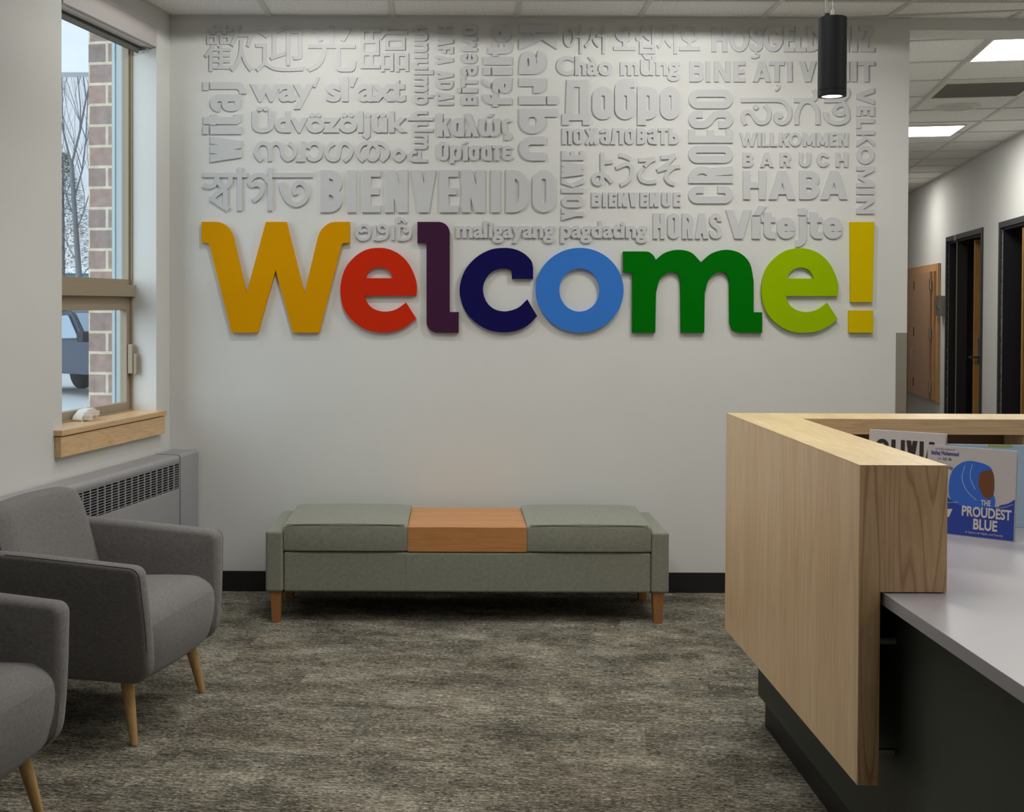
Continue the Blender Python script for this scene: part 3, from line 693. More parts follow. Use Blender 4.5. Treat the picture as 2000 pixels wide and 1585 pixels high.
bw = block([('B', 1347, 1374.6), ('I', 1379, 1388), ('N', 1395, 1426.4), ('E', 1433.5, 1455.4), ('A', 1470.6, 1505.4), ('T', 1503, 1532), ('I', 1537.5, 1547), ('V', 1561.5, 1594), ('E', 1599, 1620), ('N', 1627, 1658.6), ('I', 1663.6, 1673), ('T', 1676, 1708)], 159.5, 119.6, 9, rnd=True, sh=8)
bw[5] += ribbon(smooth([(1518, 164), (1521, 168), (1519, 173), (1514, 176)]), 4.5)
word('white raised lettering reading BINE AȚI VENIT, partly behind the pendant lamp', bw)
word('white raised lettering reading CROESO, running up the wall', block([('C', 397, 363), ('R', 357.4, 324.4), ('O', 318, 283.7), ('E', 278.6, 252), ('S', 250, 215.5), ('O', 211.7, 175)], 1431.5, 1345, 14, 'CCW', sh=13.5))
word('white raised Kannada greeting with loops, right of CROESO', strokes([
    [V((218, 692), (180, 600), (188, 515), (250, 477), (320, 512), (370, 590), (425, 650), (500, 662), (572, 620), (605, 530), (588, 440), (530, 372)), ('dot', 385, 408, 45)],
    [V((145, 295), (450, 293), (760, 297), (865, 345), (930, 440), (930, 560), (880, 640), (800, 667), (725, 625), (712, 545), (760, 505)), ('dot', 775, 545, 48)],
    [V((1050, 692), (1056, 530), (1110, 380), (1200, 315), (1310, 345), (1385, 470), (1395, 692)), V('bar', (1010, 297), (1330, 294)), V((1300, 300), (1355, 250), (1360, 190), (1325, 125))],
    [V((1500, 300), (1650, 297), (1780, 290), (1860, 230), (1880, 150), (1840, 95)), V((1800, 320), (1860, 440), (1880, 560), (1838, 635), (1720, 670), (1600, 640), (1530, 565), (1520, 490)), V((1815, 360), (1720, 385), (1660, 450), (1700, 515), (1790, 520), (1845, 470))]], 1430, 160, .12, 70))
word('white raised lettering reading WILLKOMMEN', block([('W', 1445, 1478), ('I', 1480, 1486), ('L', 1488.5, 1502), ('L', 1504.5, 1518.5), ('K', 1522, 1541), ('O', 1541, 1565), ('M', 1569, 1592), ('M', 1595.5, 1617), ('E', 1621, 1633.5), ('N', 1638, 1656)], 285.5, 258.5, 5.6, rnd=True, sh=5))
word('white raised widely spaced lettering reading BARUCH', block([('B', 1451, 1471), ('A', 1484.5, 1511), ('R', 1523.5, 1544.5), ('U', 1560.7, 1583), ('C', 1595.5, 1618.7), ('H', 1632.6, 1655.3)], 325.8, 297.5, 6.8, rnd=True, sh=6))
word('white raised lettering reading HABA', block([('H', 1451.6, 1495.8), ('A', 1502, 1554), ('B', 1561.4, 1599.3), ('A', 1602.6, 1655.3)], 389, 333, 13.5, rnd=True, sh=12))
word('white raised lettering reading VELKOMIN, running down near the right edge', block([('V', 171, 204.3), ('E', 207, 226.4), ('L', 231.5, 250.3), ('K', 254.5, 285.2), ('O', 284.4, 320), ('M', 324.4, 365.3), ('I', 369.5, 379), ('N', 384.9, 417.2)], 1672.8, 1707, 8.6, 'CW', rnd=True, sh=8))
word('small white raised greeting of round letters between the W and the purple letter', strokes([
    [V((200, 520), (195, 680), (270, 785), (380, 805), (500, 765), (560, 640), (530, 450), (400, 370), (290, 420), (270, 520), (330, 565), (420, 520), (500, 570))],
    [V('bar', (728, 370), (728, 830)), V((740, 800), (900, 800), (1050, 740), (1098, 600), (1055, 440), (950, 372), (860, 420), (860, 520), (940, 575), (1060, 545))],
    [V('bar', (1268, 370), (1268, 830))],
    [V('bar', (1450, 380), (1450, 840)), V((1450, 800), (1620, 805), (1750, 740), (1788, 600), (1720, 470), (1600, 410), (1450, 392)), V((1590, 490), (1650, 570), (1750, 480)), V('bar', (1450, 120), (1450, 310)), V((1450, 190), (1570, 215), (1650, 310))]], 685, 415, .065, 92))
word('small white raised lettering reading maligayang pagdating', typeset('maligayang pagdating', 891, 1264, 464.5, 441, 'x', 1.7))
word('white raised lettering reading HORAS', block([('H', 1276, 1298.7), ('O', 1304.5, 1327), ('R', 1332.5, 1354.5), ('A', 1358, 1384), ('S', 1386, 1409.5)], 466, 416, 9, sh=8))
word('white raised heavy lettering reading Vítejte, above the lime letter', blow([('V', 1418, 1467.5), [('i', 1468.7, 1484.5), ('acute', 1470, 1497, 46, 18)], ('t', 1487, 1515), ('e', 1518, 1552), [('j', 1556, 1575), ('dot', 1559, 1575, 46, 14)], ('t', 1577.5, 1605.5), ('e', 1608, 1644.5)], 466, 42.5, 56.5, 16, 13.5))
# ---- coloured letters
GRP = 'coloured letters of the big Welcome'
CT = .020
def px_poly(pts, ox, oy, k=.25):
    P = [(ox + p[0] * k, oy + p[1] * k) for p in pts]; R = [(p[2] if len(p) > 2 else 0) * k for p in pts]
    return rpoly(P, 0, closed=True, radii=R, n=8)
def sm(pts, ox, oy, k=.25, n=8): return smooth([(ox + x * k, oy + y * k) for x, y in pts], n=n)
def paint(hexc):
    mt = plain('paint_' + hexc, hexc, .65, spec=.04); return mt
def big(name, tris, hexc, label, parent=None):
    xs = [p for t in tris for p in t]; X, Z = on_wall(sum(p.x for p in xs) / len(xs), sum(p.y for p in xs) / len(xs))
    o = slab(name, tris, CT, paint(hexc), None, (X, YW, Z))
    return tag(o, label, 'letter', GRP)
big('coloured_letter', fill([px_poly([(55, 132), (275, 132, 105), (405, 692), (557, 132), (717, 132), (858, 692), (992, 132, 105), (1212, 132), (1212, 297), (1153, 297, 14), (973, 997), (768, 997), (633, 507), (495, 997), (290, 997), (113, 297, 14), (55, 297)], 380, 400)]), 'cf9100', 'large orange-yellow letter W at the left of the big word')
def e_tris(dx, dy):
    ox, oy = 380 + dx, 400 + dy
    outer = sm([(1733, 708), (1737, 640), (1720, 555), (1670, 455), (1600, 385), (1520, 346), (1438, 335), (1340, 350), (1245, 410), (1170, 510), (1138, 655), (1160, 795), (1220, 890), (1310, 960), (1400, 990), (1470, 995), (1560, 985), (1650, 950), (1733, 888)], ox, oy, n=5)
    inner = [Vector((ox + 1652 * .25, oy + 762 * .25))] + sm([(1652, 762), (1570, 817), (1480, 833), (1400, 812), (1350, 765), (1328, 708)], ox, oy, n=5)[1:]
    hole = sm([(1340, 572), (1352, 535), (1390, 498), (1440, 485), (1495, 497), (1532, 532), (1547, 572)], ox, oy, n=5)
    return fill([outer + inner, hole])
big('coloured_letter', e_tris(0, 0), 'c42c10', 'large red letter e, second letter of the big word')
big('coloured_letter', fill([rpoly([(815.25, 433), (878.5, 433), (878.5, 609), (896, 609), (896, 649.5), (833, 649.5), (833, 474.5), (815.25, 474.5)], 0, closed=True, radii=[0, 22, 0, 0, 0, 21, 4, 0], n=8)]), '40203a', 'large dark purple letter l in the big word')
c_out = sm([(805, 490), (790, 435), (735, 380), (660, 345), (575, 335), (470, 350), (360, 410), (270, 515), (230, 660), (262, 805), (345, 910), (455, 975), (570, 995), (680, 980), (770, 935), (837, 868)], 840, 400, n=5)
c_in = sm([(760, 738), (700, 795), (640, 822), (575, 831), (500, 812), (440, 755), (413, 665), (430, 590), (480, 525), (545, 498), (580, 496)], 840, 400, n=5) + sm([(600, 497), (632, 510), (640, 535)], 840, 400, n=5)
big('coloured_letter', fill([c_out + c_in + [Vector((1000, 544.25)), Vector((1041.25, 544.25))]]), '16134f', 'large navy blue letter c in the big word')
big('coloured_letter', fill([ell(840 + 1169 * .25, 400 + 666 * .25, 343 * .25, 331 * .25, 72), ell(840 + 1168 * .25, 400 + 665 * .25, 158 * .25, 168 * .25, 56)]), '3a78cc', 'large light blue letter o in the big word')
m_out = [Vector((1217.5, 490.75))] + smooth([(1258, 490.75), (1268, 492), (1276.5, 499), (1281, 507.5)], n=5) + smooth([(1281, 507.5), (1300, 493), (1325, 487.5), (1350, 493), (1369.5, 512)], n=5)[1:] + smooth([(1369.5, 512), (1392, 494), (1420, 487.5), (1447, 495), (1465, 515), (1472, 547.5)], n=5)[1:] \
    + [Vector(p) for p in ((1472, 609.5), (1488.75, 609.5), (1488.75, 649.3))] + smooth([(1447, 649.3), (1432, 645), (1425.5, 630)], n=5) \
    + smooth([(1425, 552), (1421, 537), (1412, 531), (1401, 532), (1385, 545), (1376.5, 572)], n=5) + [Vector((1375.75, 649.3)), Vector((1330, 649.3))] \
    + smooth([(1329.3, 552), (1326, 537), (1317, 531), (1306, 532), (1289, 545), (1281.3, 572)], n=5) + [Vector(p) for p in ((1280, 649.3), (1235, 649.3), (1235.75, 534), (1233, 531.75), (1218, 531.75))]
big('coloured_letter', fill([m_out]), '006a08', 'large green letter m in the big word')
big('coloured_letter', e_tris(823, .8), '93b400', 'large lime green letter e near the end of the big word')
xx = thing('exclamation_mark', (on_wall(1684, 541)[0], YW, on_wall(1684, 541)[1]), 'large yellow exclamation mark ending the big word', 'punctuation mark', GRP)
ym = plain('paint_yellow', 'cbb200', .65, spec=.04)
for nm, q in (('bar', [(1661.25, 433.3), (1708, 433.3), (1704.25, 589.5), (1662, 589.5)]), ('dot', [(1658.75, 605.8), (1705.5, 605.8), (1705.5, 649.3), (1658.75, 649.3)])):
    slab(nm, fill([[Vector(p) for p in q]]), .021, ym, xx, xx.location)
# ================================================================== WINDOW
WROT = ROTZ
def lwf(u, w_, z): return LW(u, w_, z)
win = tag(bpy.data.objects.new('window_1', None), 'tall two-part window with taupe frames left of the greeting wall', kind='structure'); COL.objects.link(win)
def wpart(mb, name, mat, parent=win, bevel=.002, **k): return mb.build(name, mat, parent, bevel=bevel, **k)
mb = MB(); j = .008
mb.box(U0, U0 + j, .12, .162, ZS, ZT, lwf); mb.box(U1 - j, U1, .12, .162, ZS, ZT, lwf)
mb.box(U0 + j, U1 - j, .12, .162, ZT - .04, ZT, lwf); mb.box(U0 + j, U1 - j, .12, .162, ZS, ZS + .012, lwf)
mb.box(U0 + .001, U1 - .001, .104, .185, 1.430, 1.485, lwf)
wpart(mb, 'frame', 'tan', bevel=.0015)
for z0, z1, sw, lo, hi, nm in ((1.485, ZT - .04, .012, .027, .02, 'upper_sash'), (ZS + .012, 1.430, .030, .034, .064, 'lower_sash')):
    a0, a1 = U0 + j, U1 - j; mb = MB()
    mb.box(a0, a0 + sw, .132, .168, z0, z1, lwf); mb.box(a1 - sw, a1, .132, .168, z0, z1, lwf); mb.box(a0 + sw, a1 - sw, .132, .168, z0, z0 + lo, lwf); mb.box(a0 + sw, a1 - sw, .132, .168, z1 - hi, z1, lwf)
    sh = wpart(mb, nm, 'tan', bevel=.0015)
    MB().box(a0 + sw, a1 - sw, .155, .158, z0 + lo, z1 - hi, lwf).build('pane', 'glass', sh)
mb = MB(); mb.box(U0 - .003, U0 + .010, .170, .186, ZS, ZT, lwf); mb.box(U0 - .003, U0 + .004, .186, .206, ZS, ZT, lwf); mb.box(U0 - .003, U0 + .009, .206, .212, ZS, ZT, lwf); mb.box(U0 - .003, U0 + .006, .212, .224, ZS, ZT, lwf)
wpart(mb, 'outer_channel', 'frame_blue', bevel=.001)
mb = MB()
mb.box(U0 + .010, U0 + .034, .104, .131, 1.065, 1.205, lwf); mb.box(U0 + .014, U0 + .028, .086, .106, 1.06, 1.16, lwf)
wpart(mb, 'sash_lock', 'tan', bevel=.005, bseg=3)
uc = .655; mb = MB()
mb.prism(rpoly([(uc - .075, ZS + .002), (uc + .075, ZS + .002), (uc + .075, ZS + .02), (uc + .02, ZS + .05), (uc - .05, ZS + .055), (uc - .075, ZS + .03)], .015, closed=True), lambda u, z, w_: LW(u, w_, z), .075, .12)
mb.box(uc - .06, uc + .055, .06, .074, ZS + .022, ZS + .042, lwf); mb.box(uc + .03, uc + .06, .045, .075, ZS + .008, ZS + .032, lwf)
wpart(mb, 'crank', 'white_pl', bevel=.006, bseg=3)
# sill with apron
sl = thing('window_sill', LW(.6, 0, .78), 'light maple window sill with a deep apron board under the window', 'window sill', rz=0)
def rel(mb, name, mat, par, **k):
    for i, p in enumerate(mb.v): mb.v[i] = p - par.location
    return mb.build(name, mat, par, **k)
def rotlocal(ob):                              # sill grain runs along the wall: turn the mesh into its own frame
    R = Matrix.Rotation(ROTZ + math.pi / 2, 4, 'Z'); ob.data.transform(R.inverted()); ob.rotation_euler = (0, 0, ROTZ + math.pi / 2)
rotlocal(rel(MB().box(.110, 1.095, -.036, .119, .866, .889, lwf), 'sill_board', 'sill', sl, bevel=.002))
rotlocal(rel(MB().box(.114, 1.090, -.030, -.001, .780, .862, lwf), 'apron', 'sill', sl, bevel=.002))
# roller shade
rs = thing('roller_shade', LW(.59, 0, 2.6), 'roller shade cassette across the window top with its cloth rolled up', 'window shade')
rel(MB().box(U0 + .004, U1 - .004, -.006, .012, 2.606, 2.697, lwf), 'fascia', 'fascia', rs, bevel=.002)
mb = MB(); mb.box(U0 + .006, U1 - .006, .0125, .060, 2.604, 2.611, lwf); mb.box(U0 + .006, U1 - .006, .075, .115, 2.606, 2.611, lwf); rel(mb, 'cassette', 'white_pl', rs)
ob = MB().tube([LW(U0 + .02, .062, 2.652), LW(U1 - .02, .062, 2.652)], .034, 20); rel(ob, 'roll', 'shade', rs, smooth=True)
rel(MB().box(U0 + .045, U1 - .045, .066, .076, 2.572, 2.614, lwf), 'hem_bar', 'shade', rs, bevel=.003)
rel(MB().box(U0 + .012, U0 + .04, .03, .085, 2.585, 2.606, lwf), 'bracket', 'steel', rs, bevel=.003)
# ---------------- outside
def uvbox(name, x0, x1, y0, y1, z0, z1, fn, mat):
    ob = MB().box(x0, x1, y0, y1, z0, z1, fn).build(name, mat); me = ob.data; uv = me.uv_layers.new(name='uv')
    for p in me.polygons:
        n = p.normal; t = Vector((0, 0, 1)).cross(n); t = t.normalized() if t.length > .1 else Vector((1, 0, 0))
        for li in p.loop_indices:
            co = me.vertices[me.loops[li].vertex_index].co; uv.data[li].uv = (co.dot(t) * 1.0 + .017, co.z + .02)
    return ob
struct(uvbox('wall_outside', -2.3, U0 + .004, .225, .345, -.5, 3.2, lwf, 'brick'))
struct(uvbox('wall_outside', U1 - .004, 4, .225, .345, -.5, 3.2, lwf, 'brick'))
struct(MB().add([(-60, -10, -.58), (-1.9, -10, -.58), (-1.9, 80, -.58), (-60, 80, -.58)], [(0, 1, 2, 3)]).build('ground_outside', 'asphalt', fix=False))
cn = MB(); cn.box(-7.5, -2.4, 12, 12.25, 3.65, 6.2); struct(cn.build('roof_outside', 'canopy', bevel=.01))
# bare tree
random.seed(11)
def branch(mb, p, d, ln, r, lvl):
    pts = [p]; q = p.copy(); dd = d.normalized()
    for i in range(4):
        dd = (dd + Vector((random.uniform(-.16, .16), random.uniform(-.16, .16), random.uniform(-.02, .14)))).normalized(); q = q + dd * ln / 4; pts.append(q.copy())
    mb.tube(pts, [r * (1 - .12 * i) for i in range(5)], 5 if lvl else 8, cap=False)
    if lvl >= 5 or r < .0022: return
    for k in range(3 if lvl < 3 else 2):
        i = random.choice((1, 2, 3, 4)); s_ = Vector((random.uniform(-1, 1), random.uniform(-1, 1), random.uniform(.5, 1.5))).normalized()
        branch(mb, pts[i], (dd * 1.1 + s_ * .85), ln * random.uniform(.6, .8), r * .58, lvl + 1)
tr = thing('bare_tree', (-9.55, 31, -.58), 'leafless grey tree seen through the upper window pane', 'tree')
mb = MB(); mb.tube([(.22, 0, 0), (.16, 0, 2.0), (.05, 0, 3.6), (-.08, 0, 5.6)], [.10, .085, .07, .05], 10, cap=False); mb.build('trunk', 'bark', tr, fix=False, smooth=True)
mb = MB()
for zz, d, ln, r in ((5.5, (-.30, .1, 1), 3.2, .032), (5.5, (.16, -.1, 1), 3.4, .034), (4.6, (.10, .1, 1.1), 3.2, .024), (4.1, (-.35, 0, .9), 2.6, .02), (3.8, (.4, 0, .8), 2.4, .018), (3.0, (-.5, .1, .8), 2.0, .014), (2.6, (.5, .1, .7), 1.8, .012)): branch(mb, Vector((.05 - (zz - 3.6) * .065, 0, zz)), Vector(d), ln, r, 1)
o = mb.build('branches', 'bark', tr, fix=False)
pn = thing('pine_tree', (-11.9, 37.5, -.58), 'dusty green conifer behind the bare tree outside', 'tree')
MB().tube([(0, 0, 0), (0, 0, 6.4)], [.1, .02], 8).build('trunk', 'bark', pn, smooth=True)
mb = MB()
for i in range(9000):
    z = random.uniform(1.0, 6.6); rr = (6.9 - z) * .36 * math.sqrt(random.random()); a = random.uniform(0, 2 * math.pi); p = Vector((rr * math.cos(a), rr * math.sin(a), z - rr * .15)); t = Vector((math.cos(a), math.sin(a), random.uniform(-.4, .5))) * random.uniform(.06, .15); n = Vector((-math.sin(a), math.cos(a), .4)) * .016
    mb.add([p - n, p + n, p + t + n * .3, p + t - n * .3], [(0, 1, 2, 3)])
mb.build('foliage', 'pine', pn, fix=False)
# teal building beyond the car
bl = thing('building', (-17, 52, -.58), 'teal glazed building far behind the parked vehicle', 'building')
MB().box(-9, 9, 0, 8, 0, 3.3).build('wall', 'teal', bl)
MB().box(-9.2, 9.2, -.3, 8, 3.3, 3.6).build('roof', 'canopy', bl)
for i in range(6): f = MB().box(-8.4 + i * 2.9, -6.2 + i * 2.9, -.05, .05, .6, 2.8).build('window_frame', 'canopy', bl); MB().box(-8.3 + i * 2.9, -6.3 + i * 2.9, -.07, -.02, .7, 2.7).build('pane', 'carglass', f)
# parked pickup
pk = thing('pickup_truck', (-8.0, 27.3, -.58), 'dark blue-grey pickup truck parked outside the lower window pane', 'vehicle', rz=math.radians(-40))
prof = [(-2.7, .62), (-2.7, 1.12), (-.95, 1.16), (-.75, 1.80), (.45, 1.86), (1.10, 1.28), (2.45, 1.16), (2.68, .95), (2.70, .55), (2.2, .50), (-2.3, .50)]
def side(p, y): return [(x, y * (1 if z < 1.3 else 1 - .24 * (z - 1.3)), z) for x, z in p]
pr = [(p.x, p.y) for p in rpoly(prof, .12, closed=True, n=4)]
mb = MB(); mb.loft([side(pr, -.93), side(pr, -.97), side(pr, .97), side(pr, .93)]); mb.build('body', 'car', pk, smooth=True)
for y in (-1, 1):
    MB().prism(rpoly([(-.62, 1.22), (-.52, 1.70), (.38, 1.75), (.92, 1.27)], .05, closed=True), lambda x, z, w_: (x, w_ * (1 - .24 * max(0, z - 1.3)), z), y * .965, y * .985).build('side_window', 'carglass', pk)
    m_ = MB().prism(rpoly([(1.22, 1.20), (1.46, 1.20), (1.46, 1.42), (1.22, 1.42)], .05, closed=True), lambda x, z, w_: (x, w_, z), y * .96, y * 1.22).build('mirror', 'tyre', pk, bevel=.02)
    for x in (-1.75, 1.75):
        wl = MB().lathe([(.02, -.12), (.33, -.12), (.38, -.08), (.38, .08), (.33, .12), (.02, .12)], seg=24); 
        wl.v = [Vector((x + p.x, y * .86 + p.z, .38 + p.y)) for p in wl.v]; w_ = wl.build('wheel', 'tyre', pk, smooth=True)
        rm = MB().lathe([(.01, -.01), (.2, -.01), (.22, .02), (.01, .02)], seg=16); rm.v = [Vector((x + p.x, y * (.985) + p.z, .38 + p.y)) for p in rm.v]; rm.build('rim', 'chrome', w_, smooth=True)
MB().add([(.52, -.80, 1.80), (1.06, -.88, 1.30), (1.06, .88, 1.30), (.52, .80, 1.80)], [(0, 1, 2, 3)]).build('windshield', 'carglass', pk, fix=False).location.x += .035
MB().box(2.66, 2.74, -.7, .7, .72, .98).build('grille', 'tyre', pk, bevel=.02)
for y in (-.78, .78): MB().box(2.60, 2.72, y - .13, y + .13, .85, 1.05).build('headlight', 'carglass', pk, bevel=.03)
# ================================================================== RADIATOR
rd = thing('radiator_cover', LW(1.2, -.07, 0), 'grey metal convector cover with slotted grille below the window', 'radiator')
def rr(u, w_, z): return LW(u, -w_, z)
UE = 3.4
prof = rpoly([(.001, .05), (.001, .688), (.138, .688), (.138, .655)], .018)
mb = MB(); P = [(p.x, p.y) for p in prof]                                   # top, folding over the front
mb.loft([[rr(u, a, b) for a, b in P] + [rr(u, a - .003 if a > .05 else a + .003, b - .004) for a, b in reversed(P)] for u in (.192, UE)]); rel(mb, 'top_cover', 'radiator', rd, smooth=True)
rel(MB().box(.192, UE, .128, .138, .06, .532, rr), 'front_panel', 'radiator', rd, bevel=.0015)
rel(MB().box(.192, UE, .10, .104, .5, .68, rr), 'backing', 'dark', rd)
mb = MB(); pitch = .0615; u = .192; nb = int((UE - .192) / pitch)
for i in range(nb + 1): mb.box(.192 + i * pitch - .0035, .192 + i * pitch + .0035, .1325, .1375, .530, .657, rr)
for k in range(11):
    z = .5385 + k * .0112; mb.box(.192, UE, .1335, .1365, z - .0012, z + .0012, rr)
rel(mb, 'grille', 'radiator', rd)
mb = MB(); P2 = rpoly([(.001, .05), (.001, .690), (.141, .690), (.141, .05)], .018); mb.loft([[rr(u, p.x, p.y) for p in P2] for u in (-.018, .188)]); rel(mb, 'end_cover', 'radiator', rd, smooth=True)
mb = MB(); mb.loft([[rr(u, p.x, p.y) for p in P2] for u in (UE + .003, UE + .2)]); rel(mb, 'end_cover', 'radiator', rd, smooth=True)
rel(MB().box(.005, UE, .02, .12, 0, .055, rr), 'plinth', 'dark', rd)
# ================================================================== ARMCHAIRS
def armchair():
    t = thing('armchair', (-.949, 4.127, 0), 'charcoal woven armchair near the corner, in front of the convector', 'armchair', 'charcoal armchairs along the window wall', ROTZ)
    # local: x = facing into the room, y = along the wall toward the corner
    ZB = .196
    def tap(y, z): return y - math.copysign(max(0, .58 - z) * .135, y) if abs(y) > .2 else y
    # seat block
    prof = rpoly([(-.50, ZB + .01), (.036, ZB), (.068, .33), (.040, .430), (-.20, .425), (-.50, .39)], 0, closed=True, radii=[.02, .03, .07, .075, .1, .02], n=6)
    rings = []
    for k in range(13):
        f = k / 12 * 2 - 1; e = 1 - .06 * max(0, abs(f) - .8) / .2; r = []
        for p in prof:
            z = p.y; up = max(0, z - .36) * (.25 * (1 - f * f)) ; hw = .285 - max(0, .40 - z) * .13
            x = p.x + (.012 * (1 - f * f) if p.x > 0 else 0)
            r.append(Vector((x - (.012 * (abs(f) ** 6) if p.x > 0 else 0), f * hw, z + up - (.012 * abs(f) ** 6 if z > .36 else 0))))
        rings.append(r)
    MB().loft(rings).build('seat', 'grey', t, smooth=True)
    # arms
    for sg in (-1, 1):
        out = rpoly([(-.60, .26), (-.52, ZB + .005), (.055, ZB), (.066, .32), (.052, .578), (-.50, .612), (-.60, .60)], 0, closed=True, radii=[.04, .06, .06, .25, .030, .2, .045], n=6)
        out = [p for i, p in enumerate(out) if (p - out[i - 1]).length > .004]; n = len(out); yo, yi = .352, .282
        secs = [(yi, .0195), (yi + .003, .0115), (yi + .010, .0045), (yi + .020, .001), ((yi + yo) / 2, -.002), (yo - .016, .001), (yo - .007, .0045), (yo - .0015, .011), (yo, .018)]
        cen = Vector((-.22, .42)); rings = []
        for y, ins in secs:
            r = []
            for i, p in enumerate(out):
                a, b = out[i - 1], out[(i + 1) % n]; tg = (b - a).normalized(); nn = Vector((-tg.y, tg.x))
                q = p + nn * ins
                yy = y - (.58 - q.y) * (.15 if y > .30 else .12)
                r.append(Vector((q.x, sg * yy, q.y)))
            rings.append(r)
        if sg < 0: rings = rings
        def shrink(r, k):
            c = sum(r, Vector()) / len(r); return [c + (p - c) * k for p in r]
        full = [shrink(rings[0], .02), shrink(rings[0], .5)] + rings + [shrink(rings[-1], .5), shrink(rings[-1], .02)]
        arm = MB().loft(full).build('arm', 'grey', t, smooth=True)
        # piping seams on the edges
        for si in (6,):
            seam = [p for p in rings[si] if (p.z > .30 and p.x > .03) or (p.z > .56 and p.x > -.45)]
            MB().tube([p + Vector((.0006, 0, .0006)) for p in seam], .0010, 5).build('seam', 'seam', arm, fix=False)
    # backrest: reclined, rounded, slightly hollow
    rings = []
    for k in range(17):
        f = k / 16 * 2 - 1; hw = .292; r = []
        edge = abs(f) ** 9
        tp = .742 - .030 * edge - .004 * f * f
        prof = rpoly([(-.375, .34), (-.415, .46), (-.478, tp - .03), (-.51, tp), (-.585, tp - .01), (-.63, .5), (-.60, .26), (-.40, .24)], 0, closed=True, radii=[.02, .3, .04, .05, .05, .3, .04, .02], n=5)
        for p in prof:
            yy = f * (hw - max(0, p.y - .52) * .07)
            r.append(Vector((p.x + (.035 * f * f if p.x > -.6 else 0) - (.03 * edge if p.x > -.6 else -.02 * edge), yy, p.y)))
        rings.append(r)
    MB().loft(rings).build('backrest', 'grey', t, smooth=True)
    for sx, sy in ((0, -1), (0, 1), (-1, -1), (-1, 1)):
        foot = Vector((0 if sx == 0 else -.55, sy * .272, 0)); top = Vector((foot.x + (-.045 if sx == 0 else .04), sy * .235, ZB + .03))
        MB().tube([foot, foot + (top - foot) * .03, top], [.0105, .0125, .0225], 16).build('leg', 'leg_maple', t, smooth=True)
    return t
ch = armchair()
dup(ch, 'charcoal woven armchair cut by the left edge of the picture, nearest the camera', Vector((-.2, -1, 0)) / K * 1.107)
# ================================================================== BENCH
bn = thing('bench', (.066, 5.36, 0), 'sage green upholstered bench with a wooden table block against the greeting wall', 'bench')
HB = .884; D = .535
for sg in (-1, 1):
    MB().box(sg * HB if sg < 0 else HB - .078, -HB + .078 if sg < 0 else HB, 0, D, .135, .406).build('side_panel', 'sage', bn, bevel=.014, bseg=4)
MB().box(-HB + .080, HB - .080, .004, D, .137, .313).build('base', 'sage', bn, bevel=.010, bseg=3)
for x in (-.268, .268): MB().tube([(x, .0035, .145), (x, .0035, .305)], .0014, 5).build('seam', 'sage', bn)
for x0, x1 in ((-HB + .080, -.262), (.262, HB - .080)):
    xm, hw = (x0 + x1) / 2, (x1 - x0) / 2; rings = []
    pf = rpoly([(0, .316), (0, .436), (D - .01, .445), (D - .01, .316)], 0, closed=True, radii=[.008, .016, .03, .01], n=5)
    for k in range(13):
        f = k / 12 * 2 - 1; e = abs(f) ** 8; g = 1 - abs(f) ** 3
        rings.append([(xm + f * hw, p.x + (-.003 * g + .004 * e if p.x < .1 else .0), p.y + (.009 * g * math.sin(math.pi * min(1, max(0, p.x / D))) - .005 * e if p.y > .4 else 0)) for p in pf])
    cu = MB().loft(rings).build('cushion', 'sage', bn, smooth=True)
    MB().tube([(x0 + .012, .0018, .434), (xm, -.003, .438), (x1 - .012, .0018, .434)], .0028, 6).build('piping', 'sage', cu)
MB().box(-.261, .261, .003, D - .005, .316, .424).build('table_block', 'cherry', bn, bevel=.0015)
for sx in (-1, 1):
    for y in (.035, D - .06):
        mb = MB(); x = sx * (HB - .045)
        mb.loft([[(x + a * r, y + b * r, z) for a, b in ((-1, -1), (1, -1), (1, 1), (-1, 1))] for r, z in ((.0185, 0), (.0245, .137))]); mb.build('leg', 'leg_dark', bn, bevel=.002)
# ================================================================== RECEPTION DESK
XP, YN, YF = .925, 2.785, 4.15
ZT_, ZP = 1.033, .302
rc = thing('reception_counter', (XP, YN, 0), 'light maple reception counter with a raised ledge on a dark green base', 'reception counter')
def rc_(mb, name, mat, par=rc, **k):
    mb.v = [p - rc.location for p in mb.v]; return mb.build(name, mat, par, **k)
rc_(MB().box(XP, XP + .0492, YN + .002, YF, ZP, ZT_ - .001), 'front_panel', 'maple_v', bevel=.0008)
# near end: an L of end grain (upright stile + boxed ledge end)
mb = MB(); mb.prism([(XP + .0005, ZP), (XP + .049, ZP), (XP + .049, .744), (XP + .2, .744), (XP + .2, ZT_ - .001), (XP + .0005, ZT_ - .001)], lambda x, z, y: (x, y, z), YN, YN + .012); rc_(mb, 'end_panel', 'maple_end', bevel=.0006)
rc_(MB().box(XP + .1885, XP + .2, YN + .012, 3.945, .744, ZT_ - .001), 'inner_panel', 'maple_v')
mb = MB(); mb.prism([(XP, YN), (XP + .2, YN), (XP + .2, 3.945), (3.0, 3.945), (3.0, YF), (XP, YF)], lambda x, y, z: (x, y, z), ZT_ - .001, ZT_ + .0005); rc_(mb, 'ledge_top', 'maple_top')
rc_(MB().box(XP + .2, 3.0, 3.945, 3.962, .984, ZT_ - .001), 'rail', 'maple_x')
rc_(MB().box(XP + .05, 3.0, YF - .05, YF, ZP, ZT_ - .001), 'return_panel', 'maple_x')
rc_(MB().box(XP + .2, 3.0, YF - .06, YF - .051, .745, ZT_ - .005), 'cubby_back', 'shaded_wood')
rc_(MB().box(1.838, 1.856, 3.947, YF - .061, .745, .983), 'divider', 'maple_v')
for y in (2.835, 3.45, 4.0):
    for z in (.62, .36): rc_(MB().tube([(XP + .0495, y, z), (1.026, y, z)], .0095, 14), 'standoff', 'steel', smooth=True)
